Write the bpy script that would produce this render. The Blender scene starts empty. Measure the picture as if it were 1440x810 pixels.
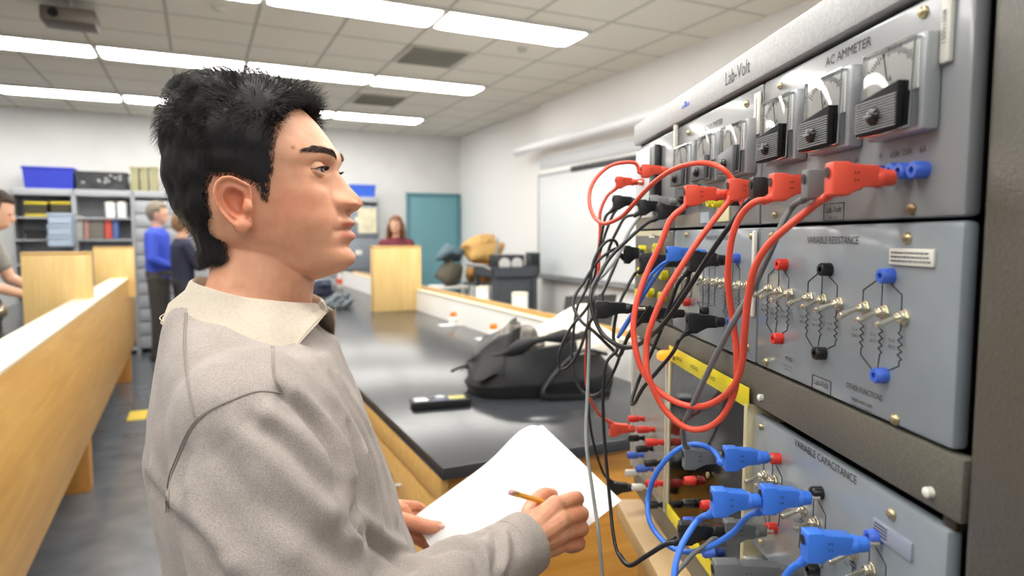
import bpy, bmesh, math, random
from mathutils import Vector, Matrix, Euler, Quaternion, noise
from mathutils.bvhtree import BVHTree
random.seed(7)
SC = bpy.context.scene
COL = SC.collection
PI = math.pi
# ---------------------------------------------------------------- camera model and the three frames of the place
F = 925.0; PITCH = math.atan(72/925.0); CAMZ = 1.5
cp, sp = math.cos(PITCH), math.sin(PITCH)
def ray(px, py):
    a = (px-720)/F; b = (405-py)/F
    return (a, cp+b*sp, -sp+b*cp)
def P(px, py, Y):
    r = ray(px, py); t = Y/r[1]; return Vector((r[0]*t, Y, CAMZ+r[2]*t))
def PZ(px, py, z):
    r = ray(px, py); t = (z-CAMZ)/r[2]; return Vector((r[0]*t, r[1]*t, z))
TH = math.radians(25.4); ct, st = math.cos(TH), math.sin(TH)
def R(u, v, z): return Vector((u*ct-v*st, u*st+v*ct, z))
def RI(p): return Vector((p[0]*ct+p[1]*st, -p[0]*st+p[1]*ct, p[2]))
def onv(px, py, v):
    r = ray(px, py); t = v/(-r[0]*st+r[1]*ct); return RI((r[0]*t, r[1]*t, CAMZ+r[2]*t))
def onu(px, py, u):
    r = ray(px, py); t = u/(r[0]*ct+r[1]*st); return RI((r[0]*t, r[1]*t, CAMZ+r[2]*t))
def onz(px, py, z): return RI(PZ(px, py, z))
RA = math.atan(61/925.0); ca, sa = math.cos(RA), math.sin(RA)
OX, OY = 0.277, 0.403
RROT = math.atan2(-ca, sa)
def K(s, d, z): return Vector((OX+s*sa-d*ca, OY-s*ca-d*sa, z))
def KP(px, py, d=0.0):
    r = ray(px, py); t = (d-(OX*ca+OY*sa))/(-(r[0]*ca+r[1]*sa))
    x, y, z = r[0]*t, r[1]*t, CAMZ+r[2]*t
    return ((x-OX)*sa-(y-OY)*ca, z)

# ---------------------------------------------------------------- materials
def lin(c):
    return tuple(((v/255.0+0.055)/1.055)**2.4 if v/255.0 > 0.04045 else v/255.0/12.92 for v in c)+(1.0,)
MATS = {}
def mat(name, rgb=(200,200,200), rough=0.5, metal=0.0, spec=0.5, noise_s=0, noise_a=0.0, bump=0.0, bump_s=200.0,
        stretch=(1,1,1), sub=0.0, coat=0.0, emit=None, estr=0.0, rgb2=None, sheen=0.0, trans=0.0, detail=4.0, bdist=0.001, rvar=0.0):
    if name in MATS: return MATS[name]
    m = bpy.data.materials.new(name); m.use_nodes = True; nt = m.node_tree; b = nt.nodes['Principled BSDF']
    b.inputs['Base Color'].default_value = lin(rgb); b.inputs['Roughness'].default_value = rough
    b.inputs['Metallic'].default_value = metal; b.inputs['Specular IOR Level'].default_value = spec
    b.inputs['Coat Weight'].default_value = coat; b.inputs['Coat Roughness'].default_value = 0.08
    b.inputs['Subsurface Weight'].default_value = sub; b.inputs['Subsurface Radius'].default_value = (1.0, .35, .2); b.inputs['Subsurface Scale'].default_value = 0.006
    b.inputs['Sheen Weight'].default_value = sheen; b.inputs['Transmission Weight'].default_value = trans
    if emit: b.inputs['Emission Color'].default_value = lin(emit); b.inputs['Emission Strength'].default_value = estr
    L = nt.links.new
    if noise_a or bump or rgb2:
        tc = nt.nodes.new('ShaderNodeTexCoord'); mp = nt.nodes.new('ShaderNodeMapping'); mp.inputs['Scale'].default_value = stretch
        L(tc.outputs['Object'], mp.inputs['Vector'])
    if noise_a or rgb2:
        n = nt.nodes.new('ShaderNodeTexNoise'); n.inputs['Scale'].default_value = noise_s; n.inputs['Detail'].default_value = detail
        L(mp.outputs['Vector'], n.inputs['Vector'])
        r = nt.nodes.new('ShaderNodeValToRGB'); r.color_ramp.elements[0].position = .3; r.color_ramp.elements[1].position = .7
        c2 = rgb2 or tuple(max(0, min(255, v*(1-noise_a))) for v in rgb)
        r.color_ramp.elements[0].color = lin(c2); r.color_ramp.elements[1].color = lin(rgb)
        L(n.outputs['Fac'], r.inputs['Fac']); L(r.outputs['Color'], b.inputs['Base Color'])
        if rvar:
            mr = nt.nodes.new('ShaderNodeMapRange'); mr.inputs['To Min'].default_value = rough-rvar; mr.inputs['To Max'].default_value = rough+rvar
            L(n.outputs['Fac'], mr.inputs['Value']); L(mr.outputs['Result'], b.inputs['Roughness'])
    if bump:
        n2 = nt.nodes.new('ShaderNodeTexNoise'); n2.inputs['Scale'].default_value = bump_s; n2.inputs['Detail'].default_value = 3
        L(mp.outputs['Vector'], n2.inputs['Vector'])
        bp = nt.nodes.new('ShaderNodeBump'); bp.inputs['Strength'].default_value = bump; bp.inputs['Distance'].default_value = bdist
        L(n2.outputs['Fac'], bp.inputs['Height']); L(bp.outputs['Normal'], b.inputs['Normal'])
    MATS[name] = m; return m
def wood(name, c1, c2, rough=.35, axis=0, coat=.0, dens=1.0):
    if name in MATS: return MATS[name]
    m = bpy.data.materials.new(name); m.use_nodes = True; nt = m.node_tree; b = nt.nodes['Principled BSDF']; L = nt.links.new
    b.inputs['Roughness'].default_value = rough; b.inputs['Coat Weight'].default_value = coat; b.inputs['Coat Roughness'].default_value = .15
    tc = nt.nodes.new('ShaderNodeTexCoord'); mp = nt.nodes.new('ShaderNodeMapping')
    s = [14*dens, 14*dens, 14*dens]; s[axis] = 1.2*dens; mp.inputs['Scale'].default_value = s
    L(tc.outputs['Object'], mp.inputs['Vector'])
    n = nt.nodes.new('ShaderNodeTexNoise'); n.inputs['Scale'].default_value = 2.2; n.inputs['Detail'].default_value = 6; n.inputs['Distortion'].default_value = .8
    L(mp.outputs['Vector'], n.inputs['Vector'])
    r = nt.nodes.new('ShaderNodeValToRGB'); r.color_ramp.elements[0].position = .3; r.color_ramp.elements[1].position = .72
    r.color_ramp.elements[0].color = lin(c2); r.color_ramp.elements[1].color = lin(c1)
    L(n.outputs['Fac'], r.inputs['Fac']); L(r.outputs['Color'], b.inputs['Base Color'])
    MATS[name] = m; return m
def clear(name, tint=(255,255,255), rough=.03, ior=1.45):
    if name in MATS: return MATS[name]
    m = bpy.data.materials.new(name); m.use_nodes = True; nt = m.node_tree; nt.nodes.remove(nt.nodes['Principled BSDF'])
    o = nt.nodes['Material Output']; t = nt.nodes.new('ShaderNodeBsdfTransparent'); g = nt.nodes.new('ShaderNodeBsdfGlossy')
    f = nt.nodes.new('ShaderNodeFresnel'); mx = nt.nodes.new('ShaderNodeMixShader'); f.inputs['IOR'].default_value = ior
    t.inputs['Color'].default_value = lin(tint); g.inputs['Roughness'].default_value = rough
    L = nt.links.new; L(f.outputs[0], mx.inputs[0]); L(t.outputs[0], mx.inputs[1]); L(g.outputs[0], mx.inputs[2]); L(mx.outputs[0], o.inputs['Surface'])
    MATS[name] = m; return m

# ---------------------------------------------------------------- mesh builder
def frame(z, up=(0,0,1)):
    z = Vector(z).normalized(); u = Vector(up)
    if abs(z.dot(u.normalized())) > .98: u = Vector((1,0,0))
    x = u.cross(z).normalized(); y = z.cross(x); return x, y, z
class MB:
    def __init__(s): s.v = []; s.f = []; s.m = []; s.s = []; s.X = Matrix.Identity(4); s.cm = 0
    def add(s, vs, fs, smooth=False, m=None):
        o = len(s.v); X = s.X
        s.v += [X @ Vector(p) for p in vs]; s.f += [tuple(i+o for i in f) for f in fs]
        s.m += [s.cm if m is None else m]*len(fs); s.s += [smooth]*len(fs); return s
    def box(s, c, d, bev=0, m=None, rot=None, seg=2):
        if bev <= 0:
            x, y, z = d[0]/2, d[1]/2, d[2]/2
            vs = [(-x,-y,-z),(x,-y,-z),(x,y,-z),(-x,y,-z),(-x,-y,z),(x,-y,z),(x,y,z),(-x,y,z)]
            fs = [(0,3,2,1),(4,5,6,7),(0,1,5,4),(1,2,6,5),(2,3,7,6),(3,0,4,7)]; sm = False
        else:
            b = bmesh.new(); bmesh.ops.create_cube(b, size=1)
            for v in b.verts: v.co = Vector((v.co.x*d[0], v.co.y*d[1], v.co.z*d[2]))
            bmesh.ops.bevel(b, geom=b.edges[:], offset=min(bev, min(d)*.49), segments=seg, affect='EDGES', profile=.5)
            b.verts.index_update(); vs = [tuple(v.co) for v in b.verts]; fs = [tuple(v.index for v in f.verts) for f in b.faces]; b.free(); sm = True
        M = Matrix.Translation(Vector(c)) @ (rot.to_4x4() if rot else Matrix.Identity(4))
        return s.add([M @ Vector(v) for v in vs], fs, sm, m)
    def bx(s, x0, x1, y0, y1, z0, z1, bev=0, m=None, seg=2):
        return s.box(((x0+x1)/2, (y0+y1)/2, (z0+z1)/2), (abs(x1-x0), abs(y1-y0), abs(z1-z0)), bev, m, None, seg)
    def lathe(s, prof, o, ax=(0,0,1), n=20, m=None, smooth=True, caps=True, sq=(1,1)):
        x, y, z = frame(ax); o = Vector(o); vs = []; fs = []
        for (r, h) in prof:
            for i in range(n):
                a = 2*PI*i/n; vs.append(o+x*(r*sq[0]*math.cos(a))+y*(r*sq[1]*math.sin(a))+z*h)
        for j in range(len(prof)-1):
            for i in range(n):
                k = (i+1) % n; fs.append((j*n+i, j*n+k, (j+1)*n+k, (j+1)*n+i))
        if caps:
            fs.append(tuple(reversed(range(n)))); fs.append(tuple((len(prof)-1)*n+i for i in range(n)))
        return s.add(vs, fs, smooth, m)
    def cyl(s, a, b, r, r2=None, n=14, m=None, smooth=True):
        a = Vector(a); b = Vector(b); return s.lathe([(r, 0), (r if r2 is None else r2, (b-a).length)], a, b-a, n, m, smooth)
    def sphere(s, c, r, n=16, m=None, rot=None):
        if not hasattr(r, '__len__'): r = (r, r, r)
        vs = []; fs = []; k = n//2
        M = rot.to_4x4() if rot else Matrix.Identity(4)
        for j in range(k+1):
            t = PI*j/k
            for i in range(n):
                a = 2*PI*i/n; vs.append(Vector(c)+(M @ Vector((r[0]*math.sin(t)*math.cos(a), r[1]*math.sin(t)*math.sin(a), r[2]*math.cos(t)))))
        for j in range(k):
            for i in range(n):
                q = (i+1) % n; fs.append((j*n+i, (j+1)*n+i, (j+1)*n+q, j*n+q))
        return s.add(vs, fs, True, m)
    def tube(s, pts, r, n=8, m=None, caps=True, sq=(1,1)):
        pts = [Vector(p) for p in pts]; N = len(pts); vs = []; fs = []
        T = [(pts[min(i+1, N-1)]-pts[max(i-1, 0)]).normalized() for i in range(N)]
        x, y, _ = frame(T[0])
        for i in range(N):
            if i:
                q = T[i-1].rotation_difference(T[i]); x = q @ x; x = (x-T[i]*x.dot(T[i])).normalized(); y = T[i].cross(x)
            rr = r[i] if hasattr(r, '__len__') else r
            for k in range(n):
                a = 2*PI*k/n; vs.append(pts[i]+x*(rr*sq[0]*math.cos(a))+y*(rr*sq[1]*math.sin(a)))
        for i in range(N-1):
            for k in range(n):
                q = (k+1) % n; fs.append((i*n+k, i*n+q, (i+1)*n+q, (i+1)*n+k))
        if caps: fs.append(tuple(reversed(range(n)))); fs.append(tuple((N-1)*n+k for k in range(n)))
        return s.add(vs, fs, True, m)
    def prism(s, poly, o, ex, ey, ez, w, bev=0, m=None):
        """poly in the (ex,ey) plane, thickness w along ez, centred"""
        o = Vector(o); ex, ey, ez = Vector(ex), Vector(ey), Vector(ez); n = len(poly)
        b = bmesh.new(); A = [b.verts.new((p[0], p[1], -w/2)) for p in poly]; B = [b.verts.new((p[0], p[1], w/2)) for p in poly]
        b.faces.new(list(reversed(A))); b.faces.new(B)
        for i in range(n): b.faces.new((A[i], A[(i+1) % n], B[(i+1) % n], B[i]))
        bmesh.ops.recalc_face_normals(b, faces=b.faces[:])
        if bev > 0: bmesh.ops.bevel(b, geom=b.edges[:], offset=bev, segments=2, affect='EDGES', profile=.5)
        b.verts.index_update(); vs = [o+ex*v.co.x+ey*v.co.y+ez*v.co.z for v in b.verts]; fs = [tuple(v.index for v in f.verts) for f in b.faces]; b.free()
        return s.add(vs, fs, bev > 0, m)
    def loft(s, rings, m=None, caps=True, smooth=True):
        n = len(rings[0]); vs = [p for r in rings for p in r]; fs = []
        for j in range(len(rings)-1):
            for i in range(n):
                k = (i+1) % n; fs.append((j*n+i, j*n+k, (j+1)*n+k, (j+1)*n+i))
        if caps: fs.append(tuple(reversed(range(n)))); fs.append(tuple((len(rings)-1)*n+i for i in range(n)))
        return s.add(vs, fs, smooth, m)
    def text(s, t, size, o, ex=(1,0,0), ey=(0,0,1), m=None, xs=1.0, center=True):
        vs, fs, w = glyphs(t); o = Vector(o); ex, ey = Vector(ex), Vector(ey)
        ox = -w/2 if center else 0
        return s.add([o+ex*((p[0]+ox)*size*xs)+ey*(p[1]*size) for p in vs], fs, False, m)
    def mesh(s, name):
        me = bpy.data.meshes.new(name); me.from_pydata([tuple(v) for v in s.v], [], s.f); me.update(); return me
    def build(s, name, mats, parent=None, off=None, label=None, sharp=40):
        if off is not None: s.v = [v-Vector(off) for v in s.v]
        me = s.mesh(name)
        if not isinstance(mats, (list, tuple)): mats = [mats]
        for m in mats: me.materials.append(m)
        me.polygons.foreach_set('material_index', [min(i, len(mats)-1) for i in s.m]); me.polygons.foreach_set('use_smooth', s.s)
        if any(s.s): me.set_sharp_from_angle(angle=math.radians(sharp))
        o = bpy.data.objects.new(name, me); COL.objects.link(o)
        if parent: o.parent = parent
        if label: o['label'] = label
        return o
_G = {}
def glyphs(t):
    if t not in _G:
        cu = bpy.data.curves.new('tx', 'FONT'); cu.body = t; cu.size = 1.0; cu.resolution_u = 2
        o = bpy.data.objects.new('tx', cu); COL.objects.link(o)
        me = bpy.data.meshes.new_from_object(o.evaluated_get(bpy.context.evaluated_depsgraph_get()))
        vs = [tuple(v.co) for v in me.vertices]; fs = [tuple(p.vertices) for p in me.polygons]
        w = max([v[0] for v in vs] or [0]); bpy.data.objects.remove(o); bpy.data.curves.remove(cu); bpy.data.meshes.remove(me)
        _G[t] = (vs, fs, w)
    return _G[t]
def tag(o, label=None, cat=None, group=None, kind=None):
    if label: o['label'] = label
    if cat: o['category'] = cat
    if group: o['group'] = group
    if kind: o['kind'] = kind
    return o
def root(name, label, cat, loc=(0,0,0), rz=0.0, group=None):
    o = bpy.data.objects.new(name, None); COL.objects.link(o); o.location = loc; o.rotation_euler = (0,0,rz); o.empty_display_size = .05
    return tag(o, label, cat, group)
def croot(name, label, cat, u, v, z, group=None): return root(name, label, cat, R(u, v, z), TH, group)
def catmull(pts, k=8):
    pts = [Vector(p) for p in pts]; out = []
    for i in range(len(pts)-1):
        p0 = pts[max(i-1, 0)]; p1 = pts[i]; p2 = pts[i+1]; p3 = pts[min(i+2, len(pts)-1)]
        for j in range(k):
            t = j/k; out.append(.5*((2*p1)+(p2-p0)*t+(2*p0-5*p1+4*p2-p3)*t*t+(3*p1-p0-3*p2+p3)*t**3))
    out.append(pts[-1]); return out
def interp(tab, x):
    """tab rows (x, a, b, ...) sorted by x; smooth (Catmull) interpolation"""
    if x <= tab[0][0]: return tab[0][1:]
    if x >= tab[-1][0]: return tab[-1][1:]
    i = max(j for j in range(len(tab)) if tab[j][0] <= x); i = min(i, len(tab)-2)
    a, b = tab[i], tab[i+1]; p = tab[max(i-1, 0)]; q = tab[min(i+2, len(tab)-1)]; h = b[0]-a[0]; t = (x-a[0])/h; res = []
    for k in range(1, len(a)):
        ma = (b[k]-p[k])/(b[0]-p[0])*h if b[0] != p[0] else 0; mb = (q[k]-a[k])/(q[0]-a[0])*h if q[0] != a[0] else 0
        res.append((2*t**3-3*t*t+1)*a[k]+(t**3-2*t*t+t)*ma+(-2*t**3+3*t*t)*b[k]+(t**3-t*t)*mb)
    return res
def remesh(me, voxel, smooth=0, fac=.5):
    o = bpy.data.objects.new('rm', me); COL.objects.link(o)
    r = o.modifiers.new('r', 'REMESH'); r.mode = 'VOXEL'; r.voxel_size = voxel; r.use_smooth_shade = True
    if smooth: sm = o.modifiers.new('s', 'SMOOTH'); sm.iterations = smooth; sm.factor = fac
    out = bpy.data.meshes.new_from_object(o.evaluated_get(bpy.context.evaluated_depsgraph_get()))
    bpy.data.objects.remove(o); return out
def meshobj(name, me, mats, parent=None, off=None):
    if off is not None: me.transform(Matrix.Translation(-Vector(off)))
    me.materials.clear()
    for m in (mats if isinstance(mats, (list, tuple)) else [mats]): me.materials.append(m)
    me.polygons.foreach_set('use_smooth', [True]*len(me.polygons))
    o = bpy.data.objects.new(name, me); COL.objects.link(o); o.parent = parent; me.name = name; return o
EXPOSURE = -0.12
# ================================================================ the room
WALL = mat('painted_block_wall', (230,231,230), .7, noise_s=3, noise_a=.03, bump=.15, bump_s=60)
CEIL = bpy.data.materials.new('ceiling_tile')
CEILH = 3.1; VB = 10.1
def ceiling_mat():
    m = CEIL; m.use_nodes = True; nt = m.node_tree; b = nt.nodes['Principled BSDF']; L = nt.links.new; N = nt.nodes.new
    tc = N('ShaderNodeTexCoord'); sx = N('ShaderNodeSeparateXYZ'); L(tc.outputs['Object'], sx.inputs[0])
    def grid(sock, pitch, off):
        a = N('ShaderNodeMath'); a.operation = 'ADD'; a.inputs[1].default_value = 60*pitch-off; L(sock, a.inputs[0])
        q = N('ShaderNodeMath'); q.operation = 'MODULO'; q.inputs[1].default_value = pitch; L(a.outputs[0], q.inputs[0])
        c = N('ShaderNodeMath'); c.operation = 'SUBTRACT'; c.inputs[1].default_value = pitch/2; L(q.outputs[0], c.inputs[0])
        d = N('ShaderNodeMath'); d.operation = 'ABSOLUTE'; L(c.outputs[0], d.inputs[0])
        e = N('ShaderNodeMath'); e.operation = 'GREATER_THAN'; e.inputs[1].default_value = pitch/2-.013; L(d.outputs[0], e.inputs[0]); return e.outputs[0]
    g1 = grid(sx.outputs[0], .6, .44); g2 = grid(sx.outputs[1], .6, 4.85)
    mx = N('ShaderNodeMath'); mx.operation = 'MAXIMUM'; L(g1, mx.inputs[0]); L(g2, mx.inputs[1])
    n = N('ShaderNodeTexNoise'); n.inputs['Scale'].default_value = 90; L(tc.outputs['Object'], n.inputs['Vector'])
    r = N('ShaderNodeValToRGB'); r.color_ramp.elements[0].color = lin((222,217,206)); r.color_ramp.elements[1].color = lin((236,232,222)); L(n.outputs['Fac'], r.inputs['Fac'])
    mi = N('ShaderNodeMix'); mi.data_type = 'RGBA'; L(mx.outputs[0], mi.inputs[0]); L(r.outputs[0], mi.inputs[6]); mi.inputs[7].default_value = lin((184,181,172))
    L(mi.outputs[2], b.inputs['Base Color']); b.inputs['Roughness'].default_value = .85
    bp = N('ShaderNodeBump'); bp.inputs['Strength'].default_value = .5; bp.inputs['Distance'].default_value = .01; bp.invert = True; L(mx.outputs[0], bp.inputs['Height']); L(bp.outputs[0], b.inputs['Normal'])
ceiling_mat()
def struct(name, m, bx, label=None):
    mb = MB()
    for b in bx: mb.bx(*b)
    o = mb.build(name, m); o.rotation_euler = (0,0,TH); o['kind'] = 'structure'
    if label: o['label'] = label
    return o
FLOOR = mat('polished_dark_floor', (104,108,113), .22, noise_s=5, noise_a=.25, rgb2=(84,88,94), rvar=.06, detail=8)
struct('floor', FLOOR, [(-6.5, 5.5, -3.5, VB+.1, -.05, 0)])
struct('ceiling', CEIL, [(-6.5, 5.5, -3.5, VB+.1, CEILH, CEILH+.05)])
struct('wall_back', WALL, [(-6.5, 5.5, VB, VB+.1, 0, CEILH)])
WALLR = mat('wall_paint_light_added', (250,250,250), .65, bump=.15, bump_s=60)  # whiter than the back wall: its stronger light put into the base colour
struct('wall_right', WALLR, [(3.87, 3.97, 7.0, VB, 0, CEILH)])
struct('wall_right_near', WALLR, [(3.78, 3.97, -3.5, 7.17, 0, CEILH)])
struct('wall_left', WALL, [(-6.5, -6.4, -3.5, VB, 0, CEILH)])
struct('baseboard_back', mat('dark_rubber_base', (70,72,74), .5), [(-6.4, 2.94, VB-.012, VB, 0, .1), (3.85, 3.87, VB-.012, VB, 0, .1)])
struct('baseboard_right', MATS['dark_rubber_base'], [(3.768, 3.78, -3.5, 7.17, 0, .1), (3.858, 3.87, 7.18, VB-.02, 0, .1)])
# teal double door
TEAL = mat('teal_door_paint', (112,164,175), .45); TEALD = mat('teal_frame_paint', (90,142,154), .4)
dr = croot('door_1', None, None, 3.40, VB, 0); dr['kind'] = 'structure'
mb = MB(); mb.bx(-.445, -.395, -.05, 0, 0, 2.19, .004); mb.bx(.395, .445, -.05, 0, 0, 2.19, .004); mb.bx(-.445, .445, -.05, 0, 2.14, 2.19, .004); mb.build('door_frame', TEALD, dr)
mb = MB(); mb.bx(-.395, .395, -.03, -.002, .01, 2.14, .003); mb.build('door_leaf', TEAL, dr)
mb = MB(); mb.cyl((-.33, -.09, 1.02), (-.22, -.09, 1.02), .01); mb.cyl((-.33, -.03, 1.02), (-.33, -.1, 1.02), .012); mb.lathe([(.03, 0), (.03, .006)], (-.33, -.03, 1.02), (0,-1,0)); mb.build('door_handle', mat('steel', (190,190,190), .3, 1), dr)
# ---------------------------------------------------------------- ceiling fixtures
PANEL = mat('glowing_diffuser', (255,255,255), .5, emit=(255,252,246), estr=19.0)
FRM = mat('white_enamel', (215,213,206), .4)
def rrect(w, h, r, n=5):
    p = []
    for (cx, cy, a0) in ((w/2-r, h/2-r, 0), (-w/2+r, h/2-r, 90), (-w/2+r, -h/2+r, 180), (w/2-r, -h/2+r, 270)):
        for i in range(n+1):
            a = math.radians(a0+90*i/n); p.append((cx+r*math.cos(a), cy+r*math.sin(a)))
    return p
fmb = MB(); fmb.bx(-.595, -.565, -.2, .2, -.03, 0); fmb.bx(.565, .595, -.2, .2, -.03, 0); fmb.bx(-.565, .565, -.2, -.185, -.03, 0); fmb.bx(-.565, .565, .185, .2, -.03, 0)
fo = fmb.build('fixture_housing', FRM)
pmb = MB(); pmb.prism(rrect(1.13, .36, .06), (0,0,-.022), (1,0,0), (0,1,0), (0,0,1), .03, .008); po = pmb.build('diffuser', PANEL)
ROWS = {'first': 4.67, 'second': 6.72, 'third': 8.82}
nameu = {0: 'first', 1: 'second', 2: 'third', 3: 'fourth', 4: 'fifth'}
flights = []
for rn, vv in list(ROWS.items())+[('overhead', 2.62), ('rear', .55), ('hind', -1.5)]:
    for k in range(5):
        u = 2.8-.585-1.18*k
        if rn == 'first' and k > 2: continue
        lab = 'glowing ceiling light, %s from the whiteboard side in the %s row from the camera' % (nameu[k], rn) if rn in ROWS else 'long white glowing ceiling light in the rows outside the picture'
        t = croot('ceiling_light', lab, 'ceiling light', u, vv, CEILH, 'ceiling lights in rows')
        a = fo.copy() if flights else fo; b = po.copy() if flights else po
        if flights: COL.objects.link(a); COL.objects.link(b)
        a.parent = t; b.parent = t; flights.append(t)
# vents, detectors, projector mount
GR = mat('vent_grey', (196,194,184), .6); GRD = mat('vent_slot', (176,174,164), .7)
def vent(u, v, label):
    t = croot('ceiling_vent', label, 'vent', u, v, CEILH, 'square ceiling vents')
    m = MB(); m.bx(-.29, .29, -.29, .29, -.012, 0, .003); m.build('vent_frame', GR, t)
    m = MB()
    for i in range(11): m.box((0, -.25+.05*i, -.016), (.5, .03, .004), 0, None, Euler((.5,0,0)).to_matrix())
    m.build('louvre', GRD, t)
vent(1.93, 5.72, 'square grey ceiling vent between the first and second rows of lights')
vent(1.95, 7.75, 'square grey ceiling vent between the second and third rows of lights')
def detector(px, py, label):
    q = onz(px, py, CEILH); m = MB(); m.lathe([(.045, 0), (.045, .012), (.03, .03), (.012, .034)], (0,0,0), (0,0,-1)); o = m.build('sprinkler_cover', GR); o.location = R(q[0], q[1], CEILH); tag(o, label, 'sprinkler')
detector(735, 68, 'small round sprinkler cap on the ceiling right of the nearer vent')
detector(307, 9, 'small round sprinkler cap on the ceiling above the man with black hair')
q = onz(98, 4, CEILH); t = croot('ceiling_projector', 'small dark box unit hung from the ceiling at the upper left', 'projector', q[0], q[1], CEILH)
m = MB(); m.bx(-.16, .16, -.12, .12, -.16, -.06, .015); m.build('projector_body', mat('dark_putty', (92,84,74), .5), t)
m = MB(); m.cyl((0,0,0), (0,0,-.06), .02); m.build('mount_pole', GR, t)
m = MB(); m.lathe([(.03,0),(.03,.02)], (-.08,-.12,-.11), (0,-1,0)); m.build('lens', mat('black_gloss', (16,16,17), .15), t)
# ---------------------------------------------------------------- whiteboard wall things
WB = mat('whiteboard_surface', (240,245,249), .18); ALU = mat('brushed_aluminium', (190,192,194), .35, .8)
t = croot('whiteboard', 'large white marker board on the right-hand wall behind the cables', 'whiteboard', 3.78, 5.3, 1.05)
m = MB(); m.bx(-.02, 0, -3.6, 1.85, 0, 1.17, .003); m.build('board', WB, t)
m = MB(); m.bx(-.026, 0, -3.62, 1.87, 1.17, 1.2); m.bx(-.026, 0, -3.62, 1.87, -.03, 0); m.bx(-.026, 0, 1.85, 1.87, 0, 1.17); m.build('frame', ALU, t)
m = MB(); m.bx(-.09, 0, -3.6, 1.8, -.05, -.032, .004); m.build('pen_tray', ALU, t)
t = croot('projection_screen', 'rolled-up white projection screen tube above the marker board', 'screen', 3.62, 7.5, 2.56)
m = MB(); m.cyl((0,-4.6,0), (0,0,0), .055, n=20); m.build('screen_case', mat('white_tube', (238,240,243), .35), t)
m = MB(); m.cyl((0,-.03,0), (0,.0,0), .062, n=20); m.bx(-.02,.12,-1.05,-.95,-.02,.02); m.bx(-.02,.12,-3.55,-3.45,-.02,.02); m.build('end_cap', mat('white_cap', (225,227,230), .35), t)
m = MB(); m.bx(-.03, .0, -1.25, .18, -.03, .03, .006); o = m.build('hanging_bar', mat('dark_bar', (48,50,54), .4)); o.location = R(3.775, 6.2, 2.245); o.rotation_euler = (0,0,TH)
tag(o, 'long dark horizontal bar fixed above the marker board', 'rail')
m = MB(); m.bx(-.012, 0, -1.9, .95, 0, .13, .003); o = m.build('wall_strip', mat('light_strip', (205,209,214), .4)); o.location = R(3.78, 6.2, 2.31); o.rotation_euler = (0,0,TH)
tag(o, 'pale rail strip running along the wall under the projection screen tube', 'rail')
# ================================================================ the equipment rack on its wooden table
PLATE = mat('satin_grey_plate', (138,140,143), .27, .0, .5, noise_s=30, noise_a=.03, coat=.25)
PLATE2 = mat('satin_grey_plate_blue', (138,146,153), .24, .0, .5, noise_s=30, noise_a=.04, coat=.3)
RFR = mat('textured_rack_paint', (104,101,91), .42, 0, .5, bump=.6, bump_s=420, bdist=.0008, noise_s=300, noise_a=.12)
HDR = mat('textured_header_paint', (196,197,198), .4, 0, .5, bump=.5, bump_s=500, bdist=.0006, noise_s=400, noise_a=.10)
BLK = mat('black_void', (10,10,10), .6); INK = mat('black_ink', (36,36,38), .6); INKG = mat('grey_ink', (92,94,98), .6)
SIL = mat('nickel', (232,226,206), .27, .9, noise_s=50, noise_a=.1); BRS = mat('yellowed_screw', (188,176,138), .3, .9)
CRED = mat('jack_red', (214,52,38), .35); CBLK = mat('jack_black', (22,22,24), .3); CBLU = mat('jack_blue', (66,104,206), .35)
CYEL = mat('jack_yellow', (226,214,40), .4); CWHT = mat('jack_white', (226,224,214), .4)
STK = mat('white_sticker', (226,224,214), .5); CHR = mat('clear_edge_chrome', (225,226,228), .08, .9)
RZ = RROT
def kroot(name, label, cat, s, d, z, group=None): return root(name, label, cat, K(s, d, z), RZ, group)
W1, H1 = .2845, .1435
# table
TBL = wood('table_wood', (206,176,130), (190,156,108), .4, 0); TBLF = wood('table_front_wood', (184,138,74), (164,118,58), .4, 0)
TZ = 1.035
t = kroot('instrument_table', 'light wooden stand with a pale edge strip under the tall grey instrument rack', 'table', -.3, -.2, 0)
m = MB(); m.bx(-.44, .55, -.245, .35, TZ-.03, TZ, .004); m.build('tabletop', TBL, t)
m = MB(); m.bx(-.43, .54, -.205, -.185, .35, TZ-.031); m.bx(-.43, -.41, -.185, .34, .35, TZ-.031); m.build('apron', TBLF, t)
for (a, b) in ((-.40,-.17), (-.40,.31), (.51,-.17), (.51,.31)):
    m = MB(); m.bx(a-.03, a+.03, b-.03, b+.03, 0, TZ-.031, .004); m.build('leg', TBLF, t)
# rack carcass
S0, S1 = -.805, .125
t = kroot('instrument_rack', 'tall grey textured metal rack filling the right side, holding the electrical panels', 'rack', -.34, -.2, TZ)
X = .34; Z = -TZ; Yo = -.2     # local: x = s+X, y = -(d)+Yo , z = z+Z
def rb(m, s0, s1, d0, d1, z0, z1, bev=0): m.bx(s0+X, s1+X, -d1+Yo, -d0+Yo, z0+Z, z1+Z, bev)
m = MB(); rb(m, S0, S1, -.014, .004, 1.663, 1.700, .003); m.build('header_rail', HDR, t)
m = MB(); m.text('Lab-Volt', .022, (-.345+X, Yo-.0046, 1.6745+Z), xs=.9); m.build('header_lettering', INKG, t)
m = MB(); m.lathe([(.004,0),(.004,.0012)], (-.52+X, Yo-.004, 1.682+Z), (0,-1,0)); m.bx(-.535+X,-.505+X,Yo-.0046,Yo-.0041,1.678+Z,1.682+Z); m.build('blue_mark', CBLU, t)
m = MB(); rb(m, .0095, S1, -.2, .0, TZ, 1.72, .008); m.build('side_post', mat('textured_post_paint', (84,80,70), .42, 0, .5, bump=.6, bump_s=420, bdist=.0008, noise_s=300, noise_a=.12), t)
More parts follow.
